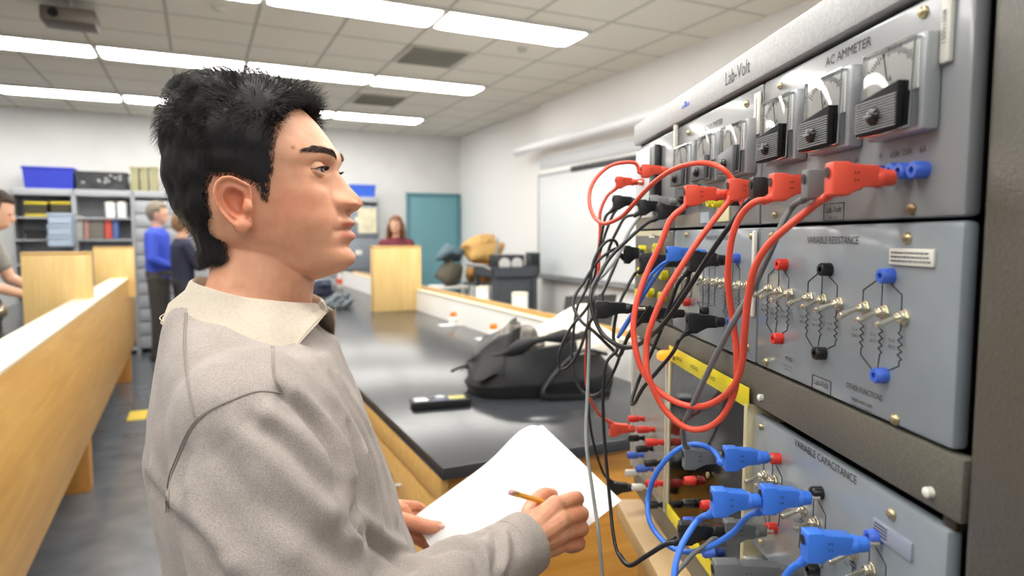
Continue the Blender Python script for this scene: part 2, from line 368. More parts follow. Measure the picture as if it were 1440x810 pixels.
m = MB(); rb(m, S0+.02, .008, -.012, .0, 1.322, 1.363, .0015); m.build('cross_rail', RFR, t)
m = MB(); rb(m, S0+.02, .008, -.012, .0, TZ, 1.075, .0015); m.build('bottom_rail', RFR, t)
m = MB(); rb(m, S0+.005, .0094, -.2, -.185, TZ, 1.70); rb(m, S0, .11, -.2, -.014, 1.69, 1.70); rb(m, S0-.0, S0+.004, -.2, -.01, TZ+.3, 1.69); m.build('carcass', RFR, t)
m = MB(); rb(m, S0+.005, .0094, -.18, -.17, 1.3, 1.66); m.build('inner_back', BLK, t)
m = MB(); rb(m, -.012, .0, -.03, -.004, 1.3135, 1.3215, .001); m.build('latch_bracket', mat('dark_bronze', (74,66,52), .35, .6), t)
m = MB(); m.lathe([(.0035,0),(.0035,.004),(.0015,.0055)], (-.018+X, Yo, 1.3325+Z), (0,-1,0)); m.lathe([(.0035,0),(.0035,.004),(.0015,.0055)], (-.268+X, Yo, 1.334+Z), (0,-1,0)); m.build('white_pin', STK, t)
class Mod:
    """one panel module; local x along the rack, -y out of it, z up"""
    def __init__(s, name, label, cat, s0, z0, w, h, pm=PLATE, group=None, th=.012):
        s.s0, s.z0, s.w, s.h = s0, z0, w, h
        s.t = kroot(name, label, cat, s0, 0, z0, group)
        m = MB(); m.bx(0, w, 0, th, 0, h, .0035, seg=2); m.build('face_plate', pm, s.t)
        m = MB(); m.bx(.01, w-.01, th, .16, .008, h-.008); m.build('module_case', BLK, s.t)
        s.ink = MB(); s.ink.X = Matrix.Identity(4)
    def at(s, px, py, d=0.0):
        a, z = KP(px, py, d); return a-s.s0, z-s.z0
    def jack(s, px, py, c, r=.0056, d=.009):
        x, z = s.at(px, py, d*.7); m = MB(); o = (x, 0, z)
        m.lathe([(r*1.02,0),(r*1.02,.001),(r,.002),(r,d-.001),(r*.86,d),(r*.42,d),(r*.42,d-.006),(.0003,d-.006)], o, (0,-1,0), 20, 0, caps=False)
        return m.build('jack', c, s.t)
    def screw(s, px, py, c=None, r=.0042):
        x, z = s.at(px, py); m = MB(); m.lathe([(r,0),(r,.0008),(r*.8,.0024),(r*.35,.0032)], (x,0,z), (0,-1,0), 16); m.box((x,-.0033,z), (r*1.5,.0006,.0008)); m.build('screw', c or BRS, s.t)
    def toggle(s, px, py, tx, ty, L=.0185):
        x, z = s.at(px, py, .003); m = MB()
        m.lathe([(.0055,0),(.0055,.0012)], (x,0,z), (0,-1,0), 18); m.lathe([(.0048,.0012),(.0052,.0034)], (x,0,z), (0,-1,0), 6, smooth=False)
        m.lathe([(.0036,.0034),(.0036,.0062),(.003,.007)], (x,0,z), (0,-1,0), 16)
        a = Vector((x,-.006,z)); xx, zz = s.at(tx, ty, .006+L); b = Vector((xx,-.006-L,zz)); dd = (b-a); ax = dd.normalized(); Lr = dd.length
        m.lathe([(.0012,-.001),(.0014,.002),(.0023,Lr*.75),(.0026,Lr-.002),(.002,Lr-.0003),(.0008,Lr)], a, ax, 14)
        m.build('toggle_switch', SIL, s.t)
    def line(s, pts, r=.00035):
        ps = [s.at(*p) if abs(p[0]) > 5 else p for p in pts]
        for (x0,z0), (x1,z1) in zip(ps, ps[1:]):
            L = math.hypot(x1-x0, z1-z0)+r; c = ((x0+x1)/2, -.0003, (z0+z1)/2)
            s.ink.box(c, (L, .0004, 2*r), 0, 0, Euler((0, -math.atan2(z1-z0, x1-x0), 0)).to_matrix())
    def text(s, t, px, py, size, xs=.85):
        size *= 1.12; x, z = s.at(px, py); s.ink.text(t, size, (x, -.0006, z-size*.35), xs=xs)
    def zig(s, px0, py0, px1, py1, n=5, a=.0022):
        x0, z0 = s.at(px0, py0); x1, z1 = s.at(px1, py1); pts = [(x0, z0)]
        for i in range(n*2): f = (i+.5)/(n*2); pts.append((x0+(x1-x0)*f+(a if i % 2 else -a), z0+(z1-z0)*f))
        pts.append((x1, z1)); s.line(pts)
    def box(s, px0, py0, px1, py1):
        a, b = s.at(px0, py0); c, d = s.at(px1, py1); s.line([(a,b),(c,b),(c,d),(a,d),(a,b)])
    def logo(s, pxc, pyc, w=.03, h=.014):
        x, z = s.at(pxc, pyc); s.line([(x-w/2,z-h/2),(x+w/2,z-h/2),(x+w/2,z+h/2),(x-w/2,z+h/2),(x-w/2,z-h/2)], .0002)
        s.ink.text('Lab-Volt', .0078, (x,-.0006,z-.0005), xs=.88); s.ink.text('USA   8311', .003, (x,-.0006,z-.0055), xs=.9)
    def done(s): s.ink.build('printed_marking', INK, s.t)
GL = clear('clear_acrylic_cover', (250,251,252), .02, 1.5)
GREY_M = mat('meter_housing', (170,173,176), .3, .3); RIBD = mat('rib_dark', (26,27,29), .7, spec=.2); RIBS = mat('rib_silver', (128,130,131), .4, .2)
SCALE = mat('meter_scale', (254,254,250), .5); PLG = mat('plain_grey_cap', (104,107,110), .4, .4)
def meter(M, x0, x1, z0, z1, ribbed=True):
    w = x1-x0; h = z1-z0; c = (x0+x1)/2; p = MB(); p.bx(x0, x1, -.0125, 0, z0, z1, .003); hb = p.build('meter', GREY_M, M.t)
    a, b = x0+.004, x1-.004; zm = z0+h*.49
    p = MB(); p.bx(a, b, -.0145, -.0124, zm-.004, z1-.005, .0008, 0)
    for i in range(23):   # printed arc of the scale
        an = math.radians(140-100*i/22); rr = .45*w; l = .0035 if i % 5 else .0065; cx, cz = c+rr*math.cos(an)*1.05, zm-.002+rr*math.sin(an)*1.02
        p.box((cx,-.0148,cz), (.0004,.0003,l), 0, 1, Euler((0, math.pi/2-an, 0)).to_matrix())
    p.box((c-.004,-.0152,zm+.012), (.0005,.0004,.03), 0, 1, Euler((0,-.25,0)).to_matrix()); p.text('A', .006, (c,-.0149,zm+.006), m=1)
    p.build('dial', [SCALE, INK], hb)
    # clear dome: bulges forward toward the lower edge
    def dome(z): return -.0175-.0015*(1-((z-z0)/h))
    p = MB(); n = 10; rings = []
    p.loft([[(a,-.0122,z),(a+.0012,dome(z)+.001,z),(a+.003,dome(z),z),(b-.003,dome(z),z),(b-.0012,dome(z)+.001,z),(b,-.0122,z)] for z in [z0+.003+(h-.006)*i/n for i in range(n+1)]], caps=True)
    p.build('clear_cover', GL, hb)
    p = MB()                                                   # bright edge of the moulding
    for xx in (a, b): p.tube([(xx, dome(z)+.0006, z) for z in (z0+.003, z0+h*.5, z1-.003)], .0007, 6)
    p.tube([(a, dome(z1)+.0006, z1-.003), (b, dome(z1)+.0006, z1-.003)], .0007, 6); p.tube([(a, dome(z0), z0+.003), (c, dome(z0)-.001, z0+.0015), (b, dome(z0), z0+.003)], .0007, 6)
    p.build('cover_edge', CHR, hb)
    q0, q1 = a+.001, b-.009*w/.075; p = MB(); y1 = -.0222
    p.prism([(q0,z0+.003),(q1,z0+.003),(q1,zm+.003),(q0,zm-.004)], (0,(y1-.013)/2,0), (1,0,0), (0,0,1), (0,1,0), -.013-y1, .0006)
    lo = p.build('lower_cap', RIBD if ribbed else PLG, hb)
    if ribbed:
        p = MB(); nr = 12
        for i in range(nr): zz = z0+.0045+(zm-z0-.009)*(i+.5)/nr; p.bx(q0+.0006, q1-.0006, y1-.0009, y1+.0008, zz-.00045, zz+.00045)
        p.build('rib_relief', RIBS, lo)
    p = MB(); p.lathe([(.0062,0),(.0062,.002),(.005,.0045),(.002,.0058)], ((q0+q1)/2, y1+.0005, z0+h*.22), (0,-1,0), 18, 0); p.box(((q0+q1)/2, y1-.0055, z0+h*.22), (.009,.0008,.0012), 0, 1)
    p.build('adjusting_screw', [CBLK, RIBS], lo)
    return hb
def sticker(M, pts, label=None, lines=2, name='sticker'):
    x0, z1 = M.at(*pts[0]); x1, z0 = M.at(*pts[1]); m = MB(); m.bx(x0, x1, -.0022, -.0001, z0, z1, .0006, 0)
    vert = (z1-z0) > (x1-x0); n = lines
    rnd = random.Random(int(x0*1e5))
    for i in range(n):
        if vert:
            xx = x0+(x1-x0)*(i+1)/(n+1); m.bx(xx-.0004, xx+.0004, -.0025, -.0021, z0+.004, z1-.006, 0, 1)
        else:
            zz = z0+(z1-z0)*(i+1)/(n+1)
            xx = x0+.003
            while xx < x1-.004: l = rnd.uniform(.0015, .004); m.bx(xx, min(xx+l, x1-.002), -.0025, -.0021, zz-.0006, zz+.0006, 0, 1); xx += l+.0009
    return m.build(name, [STK, INKG], M.t)
# ---------------------------------------------------------------- column one: metering panel
A = Mod('ammeter_panel', 'grey panel at the top right with three ribbed ammeters and blue jacks', 'instrument panel', -.2865, 1.5125, W1, .1455)
h0 = A.at(1300, 188, .013)
xr = A.at(1318, 100, .004)[0]; mw = .0625; mg = (xr-A.at(1132, 160, .004)[0])/2
z0 = A.at(1296, 181, .014)[1]; z1 = A.at(1303, 40, .012)[1]
for i in range(3): meter(A, xr-mw-mg*i, xr-mg*i, z0, z1)
for px in (1287, 1268, 1255): A.jack(px, 239 if px == 1287 else 240.5, CBLU, .0058, .010)
for px, py in ((1228,243),(1196,246),(1178,247),(1150,250),(1136,252),(1118,254),(1104,256),(1096,257)): A.jack(px, py, [CBLU, CBLU, CBLU, CBLK, CRED, CRED, CBLK, CBLK][(1228,1196,1178,1150,1136,1118,1104,1096).index(px)])
A.screw(1300, 17); A.screw(1283, 294, mat('brown_screw', (142,118,84), .35, .6)); A.screw(1091, 302, None, .0034); A.screw(1098, 121, None, .0034)
A.text('6A', 1299, 209, .0058); A.text('2.5A', 1277, 213, .0052); A.text('0.5A', 1259, 217, .0052); A.text('+', 1239, 219, .007); A.text('6A', 1205, 225, .005); A.text('2.5A', 1193, 227, .005)
A.text('AC AMMETER', 1192, 73, .0098, .95)
A.logo(1172.5, 298)
x0, z1_ = A.at(1335, -60, 0); x1, z0_ = A.at(1353, 82, 0)
m = MB(); m.bx(x0, x0+.0088, -.004, 0, z0_, z0_+.075, .0015, 0); m.text('15001008', .0055, (x0+.0060, -.0043, z0_+.022), (0,0,1), (-1,0,0), m=1)
for i in range(3): m.bx(x0+.002+.0022*i, x0+.003+.0022*i, -.0043, -.0039, z0_+.042, z0_+.073, 0, 1)
m.build('asset_label', [STK, INKG], A.t)
A.done()
# ---------------------------------------------------------------- column one: variable resistance
B = Mod('variable_resistance_panel', 'grey panel marked VARIABLE RESISTANCE with nine silver toggle switches', 'instrument panel', -.2865, 1.3655, W1, .1445, PLATE2)
B.text('VARIABLE RESISTANCE', 1169.5, 337.5, .0078, .88)
for p in ((1277,335),(1078.5,509),(1260,590)): B.screw(*p)
B.screw(1086, 331, None, .0034)
tg = [((1080,406),(1060,416)), ((1093.5,410),(1069,418.5)), ((1109,413),(1084,422.5)), ((1136,419),(1108.5,427.5)), ((1155,422),(1127,432)), ((1177,427),(1146,436.5)), ((1213.5,433),(1180,444.5)), ((1240,439),(1204.5,451)), ((1267.5,446),(1232.5,457.5))]
for a, b in tg: B.toggle(*a, *b)
grp = [((1096,372), (1090,476), CRED, [(1080,406),(1093.5,410),(1109,413)]), ((1157,379), (1149,497), CBLK, [(1136,419),(1155,422),(1177,427)]), ((1242,388), (1233,528), CBLU, [(1213.5,433),(1240,439),(1267.5,446)])]
for (ju, jl, c, sw) in grp:
    B.jack(*ju, c); B.jack(*jl, c); xu, zu = B.at(*ju); xl, zl = B.at(*jl)
    xs_ = [B.at(*q)[0] for q in sw]; zs = [B.at(*q)[1] for q in sw]
    for i, (x, z) in enumerate(zip(xs_, zs)):
        ztop = (zu-.012) if i != 1 else zu
        B.line([(xu, zu), (x, zu-.012), (x, z)] if i != 1 else [(xu, zu), (xu, z)])
        zt = z-.010; zb = zt-.021; B.line([(x, z), (x, zt)]); pts = [(x, zt)]
        for k in range(8): pts.append((x+(.0024 if k % 2 else -.0024), zt+(zb-zt)*(k+.5)/8))
        pts.append((x, zb)); B.line(pts, .0003); B.line([(x, zb), (x, zl+.012), (xl, zl)] if i != 1 else [(x, zb), (xl, zl)])
        for k, tt in enumerate(('0.1 A', '1200 Ω') if i == 0 else (('0.2 A', '600 Ω') if i == 1 else ('0.4 A', '300 Ω'))):
            B.ink.text(tt, .0038, (x-.0085, -.0006, zt-.009-.0048*k), xs=.85)
B.logo(1155, 543)
B.text('METRO.', 1110, 505, .0046); B.text('DO NOT USE ON', 1108, 515, .0024); B.text('CURRENT LINE', 1108, 520, .0024)
B.text('OTHER FUNCTIONS', 1215, 550, .0056, .82); B.text('THREE PHASE LOAD', 1212, 566, .0034, .82); B.text('CIRCUIT ELEMENT', 1212, 575, .0034, .82)
sticker(B, ((1254,349),(1316,376)), lines=3, name='inspection_label')
B.done()
# ---------------------------------------------------------------- column one: variable capacitance
C = Mod('variable_capacitance_panel', 'grey panel marked VARIABLE CAPACITANCE at the lower right with blue plugs in it', 'instrument panel', -.2865, 1.1695, W1, .1435, PLATE2)
C.text('VARIABLE CAPACITANCE', 1158, 646, .0088, .88)
C.screw(1255, 723); C.screw(1071, 600, None, .0036); C.screw(1071, 762, None, .0034)
for (a, b) in (((1072,669),(1048,678)), ((1086,676),(1062,684)), ((1127,718),(1099,727)), ((1143.7,735),(1117,743)), ((1197,779),(1166,792)), ((1221.5,801),(1190,814)), ((1106,700),(1080,708)), ((1170,757),(1141,766)), ((1252,826),(1220,838))): C.toggle(*a, *b)
JC = {'r1': (1087,645,CRED), 'k1': (1145,693,CBLK), 'r2': (1081.5,742.6,CRED), 'b1': (1224,755,CBLU), 'k2': (1139,801,CBLK), 'b2': (1216,870,CBLU)}
for k, (a, b, c) in JC.items(): C.jack(a, b, c)
for (ju, jl) in (((1087,645),(1081.5,742.6)), ((1145,693),(1139,801)), ((1224,755),(1216,870))):
    xu, zu = C.at(*ju); xl, zl = C.at(*jl)
    for dx in (-.02, 0, .02):
        zm = (zu+zl)/2; C.line([(xu, zu), (xu+dx, zu-.012), (xu+dx, zm+.002)], .0003); C.line([(xu+dx-.004, zm+.002), (xu+dx+.004, zm+.002)]); C.line([(xu+dx-.004, zm-.0005), (xu+dx+.004, zm-.0005)]); C.line([(xu+dx, zm-.0005), (xl+dx, zl+.012), (xl, zl)], .0003)
        C.ink.text('4.40µF', .0034, (xu+dx-.009, -.0006, zm-.004), xs=.8)
x0, z1_ = C.at(1231, 727); x1, z0_ = C.at(1284, 789)
m = MB(); m.bx(x0, x1, -.002, 0, z1_-.0135, z1_, .0005, 0)
for i in range(4): m.bx(x0+.002, x0+.017, -.0023, -.0019, z1_-.003-.0024*i, z1_-.0022-.0024*i, 0, 1)
m.build('inspection_label', [mat('grey_label', (150,156,170), .3), INK], C.t)
C.done()
# ---------------------------------------------------------------- column two
D = Mod('voltmeter_panel', 'grey panel with three plain-capped white meters beside the ribbed ammeters', 'instrument panel', -.5735, 1.5125, W1, .1455)
xr2 = D.at(1066, 200, 0)[0]; z0 = D.at(1052, 243, .012)[1]; z1 = D.at(1052, 164, .012)[1]
mg2 = (xr2-D.at(981, 220, .004)[0])/2
for i in range(3): meter(D, xr2-.0625-mg2*i, xr2-mg2*i, z0, z1, False)
sticker(D, ((1063,132),(1070,188)), lines=1, name='asset_label')
m = MB(); x, z = D.at(953, 205); m.bx(x-.004, x+.003, -.006, 0, z-.03, z+.03, .002); m.build('edge_strip', STK, D.t)
D.text('AC VOLTMETER', 1003, 176, .0092); D.screw(1051, 146, None, .004); D.screw(969, 187, None, .004); D.screw(1039, 303, None, .004)
for px, c in ((998,CYEL),(1006,CYEL),(978,CYEL),(958,CBLK),(1030,CBLK),(1046,CRED)): D.jack(px, 285 if px in (998,1006) else 282, c, .0058, .011)
sticker(D, ((1010,291),(1027,311)), lines=0, name='yellow_note'); D.t.children[-1].data.materials[0] = mat('cream_note', (226,222,176), .6)
x, z = D.at(990, 305); m = MB(); m.bx(x-.01, x+.02, -.001, 0, z-.008, z+.006); m.build('faded_label', mat('pale_blue_label', (176,192,202), .4), D.t)
D.done()
E_ = Mod('switch_panel', 'grey panel with a cluster of tangled toggle levers behind the red cords', 'instrument panel', -.5735, 1.3655, W1, .1445, PLATE2)
E_.text('VARIABLE INDUCTANCE', 1008, 334, .0072, .9)
rnd = random.Random(3)
for i in range(9):
    px = 962+i*10.5; py = 390+i*1.7-(i % 3)*1.0; E_.toggle(px, py, px-13, py+3.5)
for (px, py, c) in ((966,358,CRED),(998,361,CBLK),(1031,363,CBLU),(963,425,CRED),(988,438,CBLK),(1026,452,CBLU)): E_.jack(px, py, c)
for (a, b) in (((966,358),(963,425)), ((998,361),(988,438)), ((1031,363),(1026,452))):
    xu, zu = E_.at(*a); xl, zl = E_.at(*b)
    for dx in (-.02, 0, .02):
        zm = (zu+zl)/2-.004; E_.line([(xu, zu), (xu+dx, zu-.012), (xu+dx, zm)], .0003); pts = [(xu+dx, zm)]
        for k in range(8): pts.append((xu+dx+(.0026 if k % 2 else -.0026), zm-.02*(k+.5)/8))
        pts += [(xu+dx, zm-.02), (xl+dx, zl+.01), (xl, zl)]; E_.line(pts, .0004)
        for k in range(2): E_.ink.text('1.2 H' if k else '0.2 A', .0038, (xu+dx-.009, -.0006, zm-.006-.005*k), xs=.8)
for i, tt in enumerate(('TYPE 8321', 'OTHER USES', 'CURRENT LIMIT')): E_.text(tt, 1025, 440+i*12, .005)
E_.screw(1058, 332, None, .004); E_.screw(966, 330, None, .004); E_.screw(1052, 488, None, .004)
x, z = E_.at(1054, 322); m = MB(); m.bx(.2775, .2845, -.004, 0, .05, .141, .0015); m.build('edge_strip', STK, E_.t)
E_.done()
# ---------------------------------------------------------------- column three
G = Mod('blank_panel', 'pale grey narrow panel with a black upright bar at the far end of the rack', 'instrument panel', -.80, 1.5125, .2245, .1455)
x, z = G.at(928, 252); m = MB(); m.bx(x-.022, x+.012, -.012, 0, .03, .132, .004); m.build('upright_bar', CBLK, G.t)
m = MB(); m.bx(.012, x-.026, -.004, 0, .02, .138, .001); m.build('white_cover', mat('white_cover', (222,226,230), .4), G.t)
for px in (915, 905, 936): G.jack(px, 292, CBLK, .006, .012)
G.jack(912, 238, CRED, .006, .012); G.jack(901, 256, CRED, .006, .012)
G.done()
Hh = Mod('yellow_jack_panel', 'dark brown-grey panel with yellow jacks at the far end of the rack', 'instrument panel', -.80, 1.3655, .2245, .1445, mat('dark_taupe_plate', (84,81,76), .35))
for (px, py) in ((901,351),(921,349),(899,382),(923,386),(931,387),(912,412),(929,417),(896,412)): Hh.jack(px, py, CYEL, .0075, .011)
m = MB(); x, z = Hh.at(917, 331); m.bx(x-.016, x+.016, -.001, 0, z-.004, z+.004); m.build('white_label', STK, Hh.t)
m = MB(); x, z = Hh.at(897, 318); m.bx(0, .2, -.001, 0, .136, .1445); m.build('cream_strip', mat('cream_strip', (214,208,176), .5), Hh.t)
Hh.done()
# ---------------------------------------------------------------- acrylic-fronted power module (column two, lower)
YT = mat('yellow_tape', (232,214,36), .4); CRM = mat('cream_edge', (206,196,158), .4); DK = mat('dark_transformer', (104,104,108), .4)
t = kroot('acrylic_power_module', 'clear-fronted module edged in cream with yellow warning tape under the panels', 'power supply', -.5735, 0, 1.078)
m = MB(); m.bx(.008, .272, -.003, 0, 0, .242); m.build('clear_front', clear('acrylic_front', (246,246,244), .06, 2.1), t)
m = MB(); m.bx(0, .008, -.005, .14, 0, .242, .001); m.bx(.272, .280, -.005, .14, 0, .242, .001); m.bx(.008, .272, -.002, .006, -.004, .001, .001); m.build('cream_frame', CRM, t)
m = MB(); m.bx(.0, .282, -.0045, -.0032, .238, .2605, .0006, 0)
for i, w in enumerate(('DANGER', 'VOLTAGE', 'DO NOT', 'OPEN')): m.text(w, .0075, (.05+.062*i, -.0049, .246), xs=.9, m=1)
m.build('warning_tape', [YT, INK], t)
m = MB(); m.bx(.0, .282, -.0050, -.0034, -.0, .020, .0006); m.build('lower_tape', YT, t)
m = MB(); m.bx(.0, .28, .135, .14, 0, .24); m.bx(.009, .271, .018, .024, .0, .086); m.bx(.009, .271, .024, .135, .082, .086); m.build('back_and_reflection_plate', mat('reflected_wood_brown', (176,132,82), .3, .2), t)  # brown colour and lower plates stand in for wood reflected in the front
m = MB(); m.bx(.09, .255, .03, .11, .09, .215, .004); m.build('transformer', DK, t)
m = MB()
for i in range(9): m.bx(.088, .257, .05+.006*i, .053+.006*i, .086, .219)
m.build('core_plates', mat('core_steel', (90,92,96), .3, .6), t)
GW = mat('gold_wire', (196,158,60), .35, .5); m = MB(); rnd = random.Random(5)
for i in range(9):
    x0 = .09+rnd.uniform(-.01,.01); m.tube(catmull([(x0,.03,.15),(x0+rnd.uniform(-.015,.015),.012,.12),(x0+rnd.uniform(-.01,.03),.02,.09),(.11+rnd.uniform(-.03,.05),.02,.05),(.12+.01*i-.03,.03,.01)], 6), .0016, 6)
m.build('gold_wires', GW, t)
def lk(px, py, d=0): a, z = KP(px, py, d); return a+.5735, z-1.078
for (px, py, c) in ((969,676,CRED),(967,708,CBLK),(993,710,CRED),(967,733,CBLU),(996,778,CBLU),(993,745,CRED)):
    x, z = lk(px, py, .01); m = MB(); m.lathe([(.006,0),(.006,.012),(.0045,.015),(.0045,.006),(.0003,.006)], (x,-.002,z), (0,-1,0), 16, 0, caps=False); m.build('binding_post', c, t)
for (px, py) in ((953,503),(1002,668)):
    x, z = lk(px, py); m = MB(); m.lathe([(.004,0),(.004,.002),(.002,.003)], (x,-.005,z), (0,-1,0), 12); m.build('screw', BRS, t)
FRO = mat('frosted_clear', (186,184,176), .2); FRO.node_tree.nodes['Principled BSDF'].inputs['Alpha'].default_value = .5
# ---------------------------------------------------------------- terminal panel with binding posts (column three, lower)
t = kroot('terminal_panel', 'clear upright panel studded with red, black, blue and white binding posts', 'terminal board', -.80, 0, 1.078)
m = MB(); m.bx(.01, .222, -.003, .0, 0, .24); m.build('clear_sheet', FRO, t)
for q_ in (.008, .216):
    m = MB(); m.bx(q_, q_+.006, -.006, .1, 0, .240, .001); m.build('edge_strip', mat('edge_acrylic', (196,196,186), .2), t)
def lt(px, py, d=0): a, z = KP(px, py, d); return a+.80, z-1.078
for (px, py, c) in ((897,589,CRED),(911,604,CRED),(923,622,CRED),(897,616,CBLK),(909,631,CBLK),(896,640,CBLU),(922,651,CBLK),(909,659,CBLU),(893,665,CWHT),(923,680,CRED),(903,685,CWHT),(923,710,CBLK)):
    d = .014; x, z = lt(px, py, d); x = max(.02, min(.210, x)); m = MB()
    m.lathe([(.0048,0),(.0048,.004),(.0035,.005),(.0035,.009),(.0058,.010),(.0062,.026),(.0052,.028),(.003,.028),(.003,.022),(.0002,.022)], (x,-.003,z), (0,-1,0), 16, 0, caps=False); m.build('binding_post', c, t)
x, z = KP(925, 500, .02); m = MB(); m.lathe([(.008,0),(.008,.012),(.005,.017)], (x+.80,-.003,z-1.078), (0,-1,0), 16); m.build('lamp', mat('amber_lamp', (255,130,30), .3, emit=(255,140,30), estr=1.6), t)
m = MB(); m.bx(.02, .215, .02, .09, .15, .235, .004); m.build('relay_block', mat('dark_block', (58,54,52), .5), t)
# ---------------------------------------------------------------- lower left of the rack: a silver bracket under the capacitance panel
t = kroot('sliding_bracket', 'silver ridged bracket under the near panel at the bottom edge', 'bracket', -.27, 0, 1.076)
m = MB(); m.bx(0, .2, -.012, .05, .0, .07, .002)
for i in range(5): m.bx(0, .2, -.015, -.011, .008+.013*i, .014+.013*i, .001)
m.build('ridged_rail', mat('aluminium', (196,198,200), .3, .85), t)
m = MB(); m.bx(-.004, .004, -.014, .05, -.0, .086, .001); m.build('end_plate', ALU, t)
# ================================================================ benches
MAPLE = wood('maple_panel', (220,182,112), (204,162,90), .38, 0); MAPLEZ = wood('maple_block', (238,206,142), (226,188,118), .4, 2)
CREAM = mat('cream_cap', (226,218,198), .5); WHITE = mat('white_laminate', (236,236,234), .45); BTOP = mat('black_epoxy_top', (52,54,58), .22)
EDGE = mat('black_top_edge', (24,25,27), .35)
CAB = wood('cabinet_wood', (206,150,66), (182,124,44), .42, 0); CABL = wood('cabinet_edge_wood', (218,180,112), (204,160,90), .45, 0)
# left bench
yaw = math.atan2(-(-.667+.569), 8.40-2.494)
t = croot('laboratory_bench', 'long bench on the left with a maple back panel facing the aisle and black worktop', 'bench', -.547, 1.2, 0); t.rotation_euler = (0,0,TH+yaw)
L_ = 7.23
m = MB(); m.bx(-.022, 0, 0, L_, .345, 1.075, .002); m.build('back_panel', wood('maple_panel_long', (208,168,98), (188,144,76), .38, 1, dens=.6), t)
m = MB(); m.bx(-.15, -.13, 0, L_, .86, 1.075, .002); m.build('inner_panel', MATS['maple_panel_long'], t)
m = MB(); m.bx(-.154, .003, 0, L_+.003, 1.075, 1.09, .002); m.build('cream_cap', CREAM, t)
m = MB(); m.bx(-.86, -.155, 0, L_-.3, .87, .9, .003); m.build('worktop', BTOP, t)
for v in (.3, 3.28, 6.55):
    m = MB(); m.bx(-.15, -.024, v, v+.13, 0, 1.07, .003); m.build('leg', wood('leg_wood', (216,160,84), (196,138,62), .45, 2), t)
m = MB(); m.bx(-.82, -.3, .1, L_-.5, .05, .865, .003); m.build('cabinet_body', CAB, t)
def block(name_label, px0, px1, pyt, v, z0=.9, dep=.11, z1=None, mm=None):
    a = onv(px0, pyt, v); b = onv(px1, pyt, v); zt = z1 or a[2]
    t = croot('outlet_tower', name_label, 'wooden box', (a[0]+b[0])/2, v, z0, 'wooden service towers on the benches'); w = (b[0]-a[0])
    m = MB(); m.bx(-w/2, w/2, 0, dep, 0, zt-z0-.018, .002); m.build('box_body', MAPLEZ, t)
    m = MB(); m.bx(-w/2-.002, w/2+.002, -.002, dep+.002, zt-z0-.018, zt-z0, .003); m.build('lid', CABL, t)
    m = MB(); m.bx(-.03, .03, dep, dep+.006, .2, .32, .002); m.bx(-.012, .012, dep+.005, dep+.009, .22, .25); m.bx(-.012, .012, dep+.005, dep+.009, .27, .30); m.build('socket_plate', WHITE, t)
block('wooden box tower on the left bench nearest the left picture edge', 28, 126, 355, 5.13)
block('narrower wooden box tower further along the left bench', 130, 187, 335, 7.6, z1=1.40)
block('pale wooden box tower standing on the black counter behind the man', 525, 592, 346, 5.2)
# right bench
t = croot('laboratory_counter', 'black-topped laboratory counter with wooden cabinets behind the man and the paper', 'bench', 0, 0, 0)
U0, U1, V0, V1 = .553, 1.60, 1.585, 8.3
m = MB(); m.bx(U0, U1, V0, V1, .865, .9, .003); m.build('worktop', [BTOP], t)
m = MB(); m.bx(U0+.03, U1, V0+.035, V1-.05, .1, .864, .003); m.build('cabinet_body', CAB, t)
m = MB(); m.bx(U0+.004, U0+.028, V0+.03, V1-.05, .79, .864, .004); m.build('rail_strip', CABL, t)
for i in range(7):
    m = MB(); v0 = V0+.06+.92*i; m.bx(U0+.012, U0+.029, v0, v0+.88, .12, .60, .004); d = m.build('door', CABL, t)
    m = MB(); m.bx(U0+.012, U0+.029, v0, v0+.88, .62, .77, .004); d2 = m.build('drawer', CABL, t)
    for (q, zz) in ((d, .55), (d2, .70)):
        m = MB(); m.tube([(U0+.012,v0+.38,zz),(U0-.018,v0+.39,zz),(U0-.018,v0+.49,zz),(U0+.012,v0+.50,zz)], .005, 6); m.build('handle', ALU, q)
m = MB(); m.bx(U0+.08, U1, V0+.08, V1-.1, 0, .1); m.build('plinth', EDGE, t)
m = MB(); m.bx(U1+.001, U1+.02, V0, V1, .0, 1.056, .002); m.build('divider_panel', WHITE, t)
m = MB(); m.bx(U1+.135, U1+.155, V0, V1, .0, 1.056, .002); m.build('far_divider_panel', MAPLE, t)
m = MB(); m.bx(U1-.003, U1+.022, V0-.002, V1, 1.057, 1.07, .002); m.build('cream_cap', CREAM, t)
m = MB(); m.bx(U1+.021, U1+.134, V0, V1, 1.03, 1.045); m.build('cable_trough', WHITE, t)
m = MB(); m.bx(U1+.133, U1+.158, V0, V1, 1.057, 1.075, .002); m.build('maple_cap', MATS['maple_panel_long'], t)
m = MB(); m.bx(U1+.16, U1+.85, V0, 6.2, .865, .9, .003); m.build('far_worktop', WHITE, t)
m = MB(); m.bx(U1+.18, U1+.82, V0+.05, 6.15, .0, .864); m.build('far_cabinet', CAB, t)
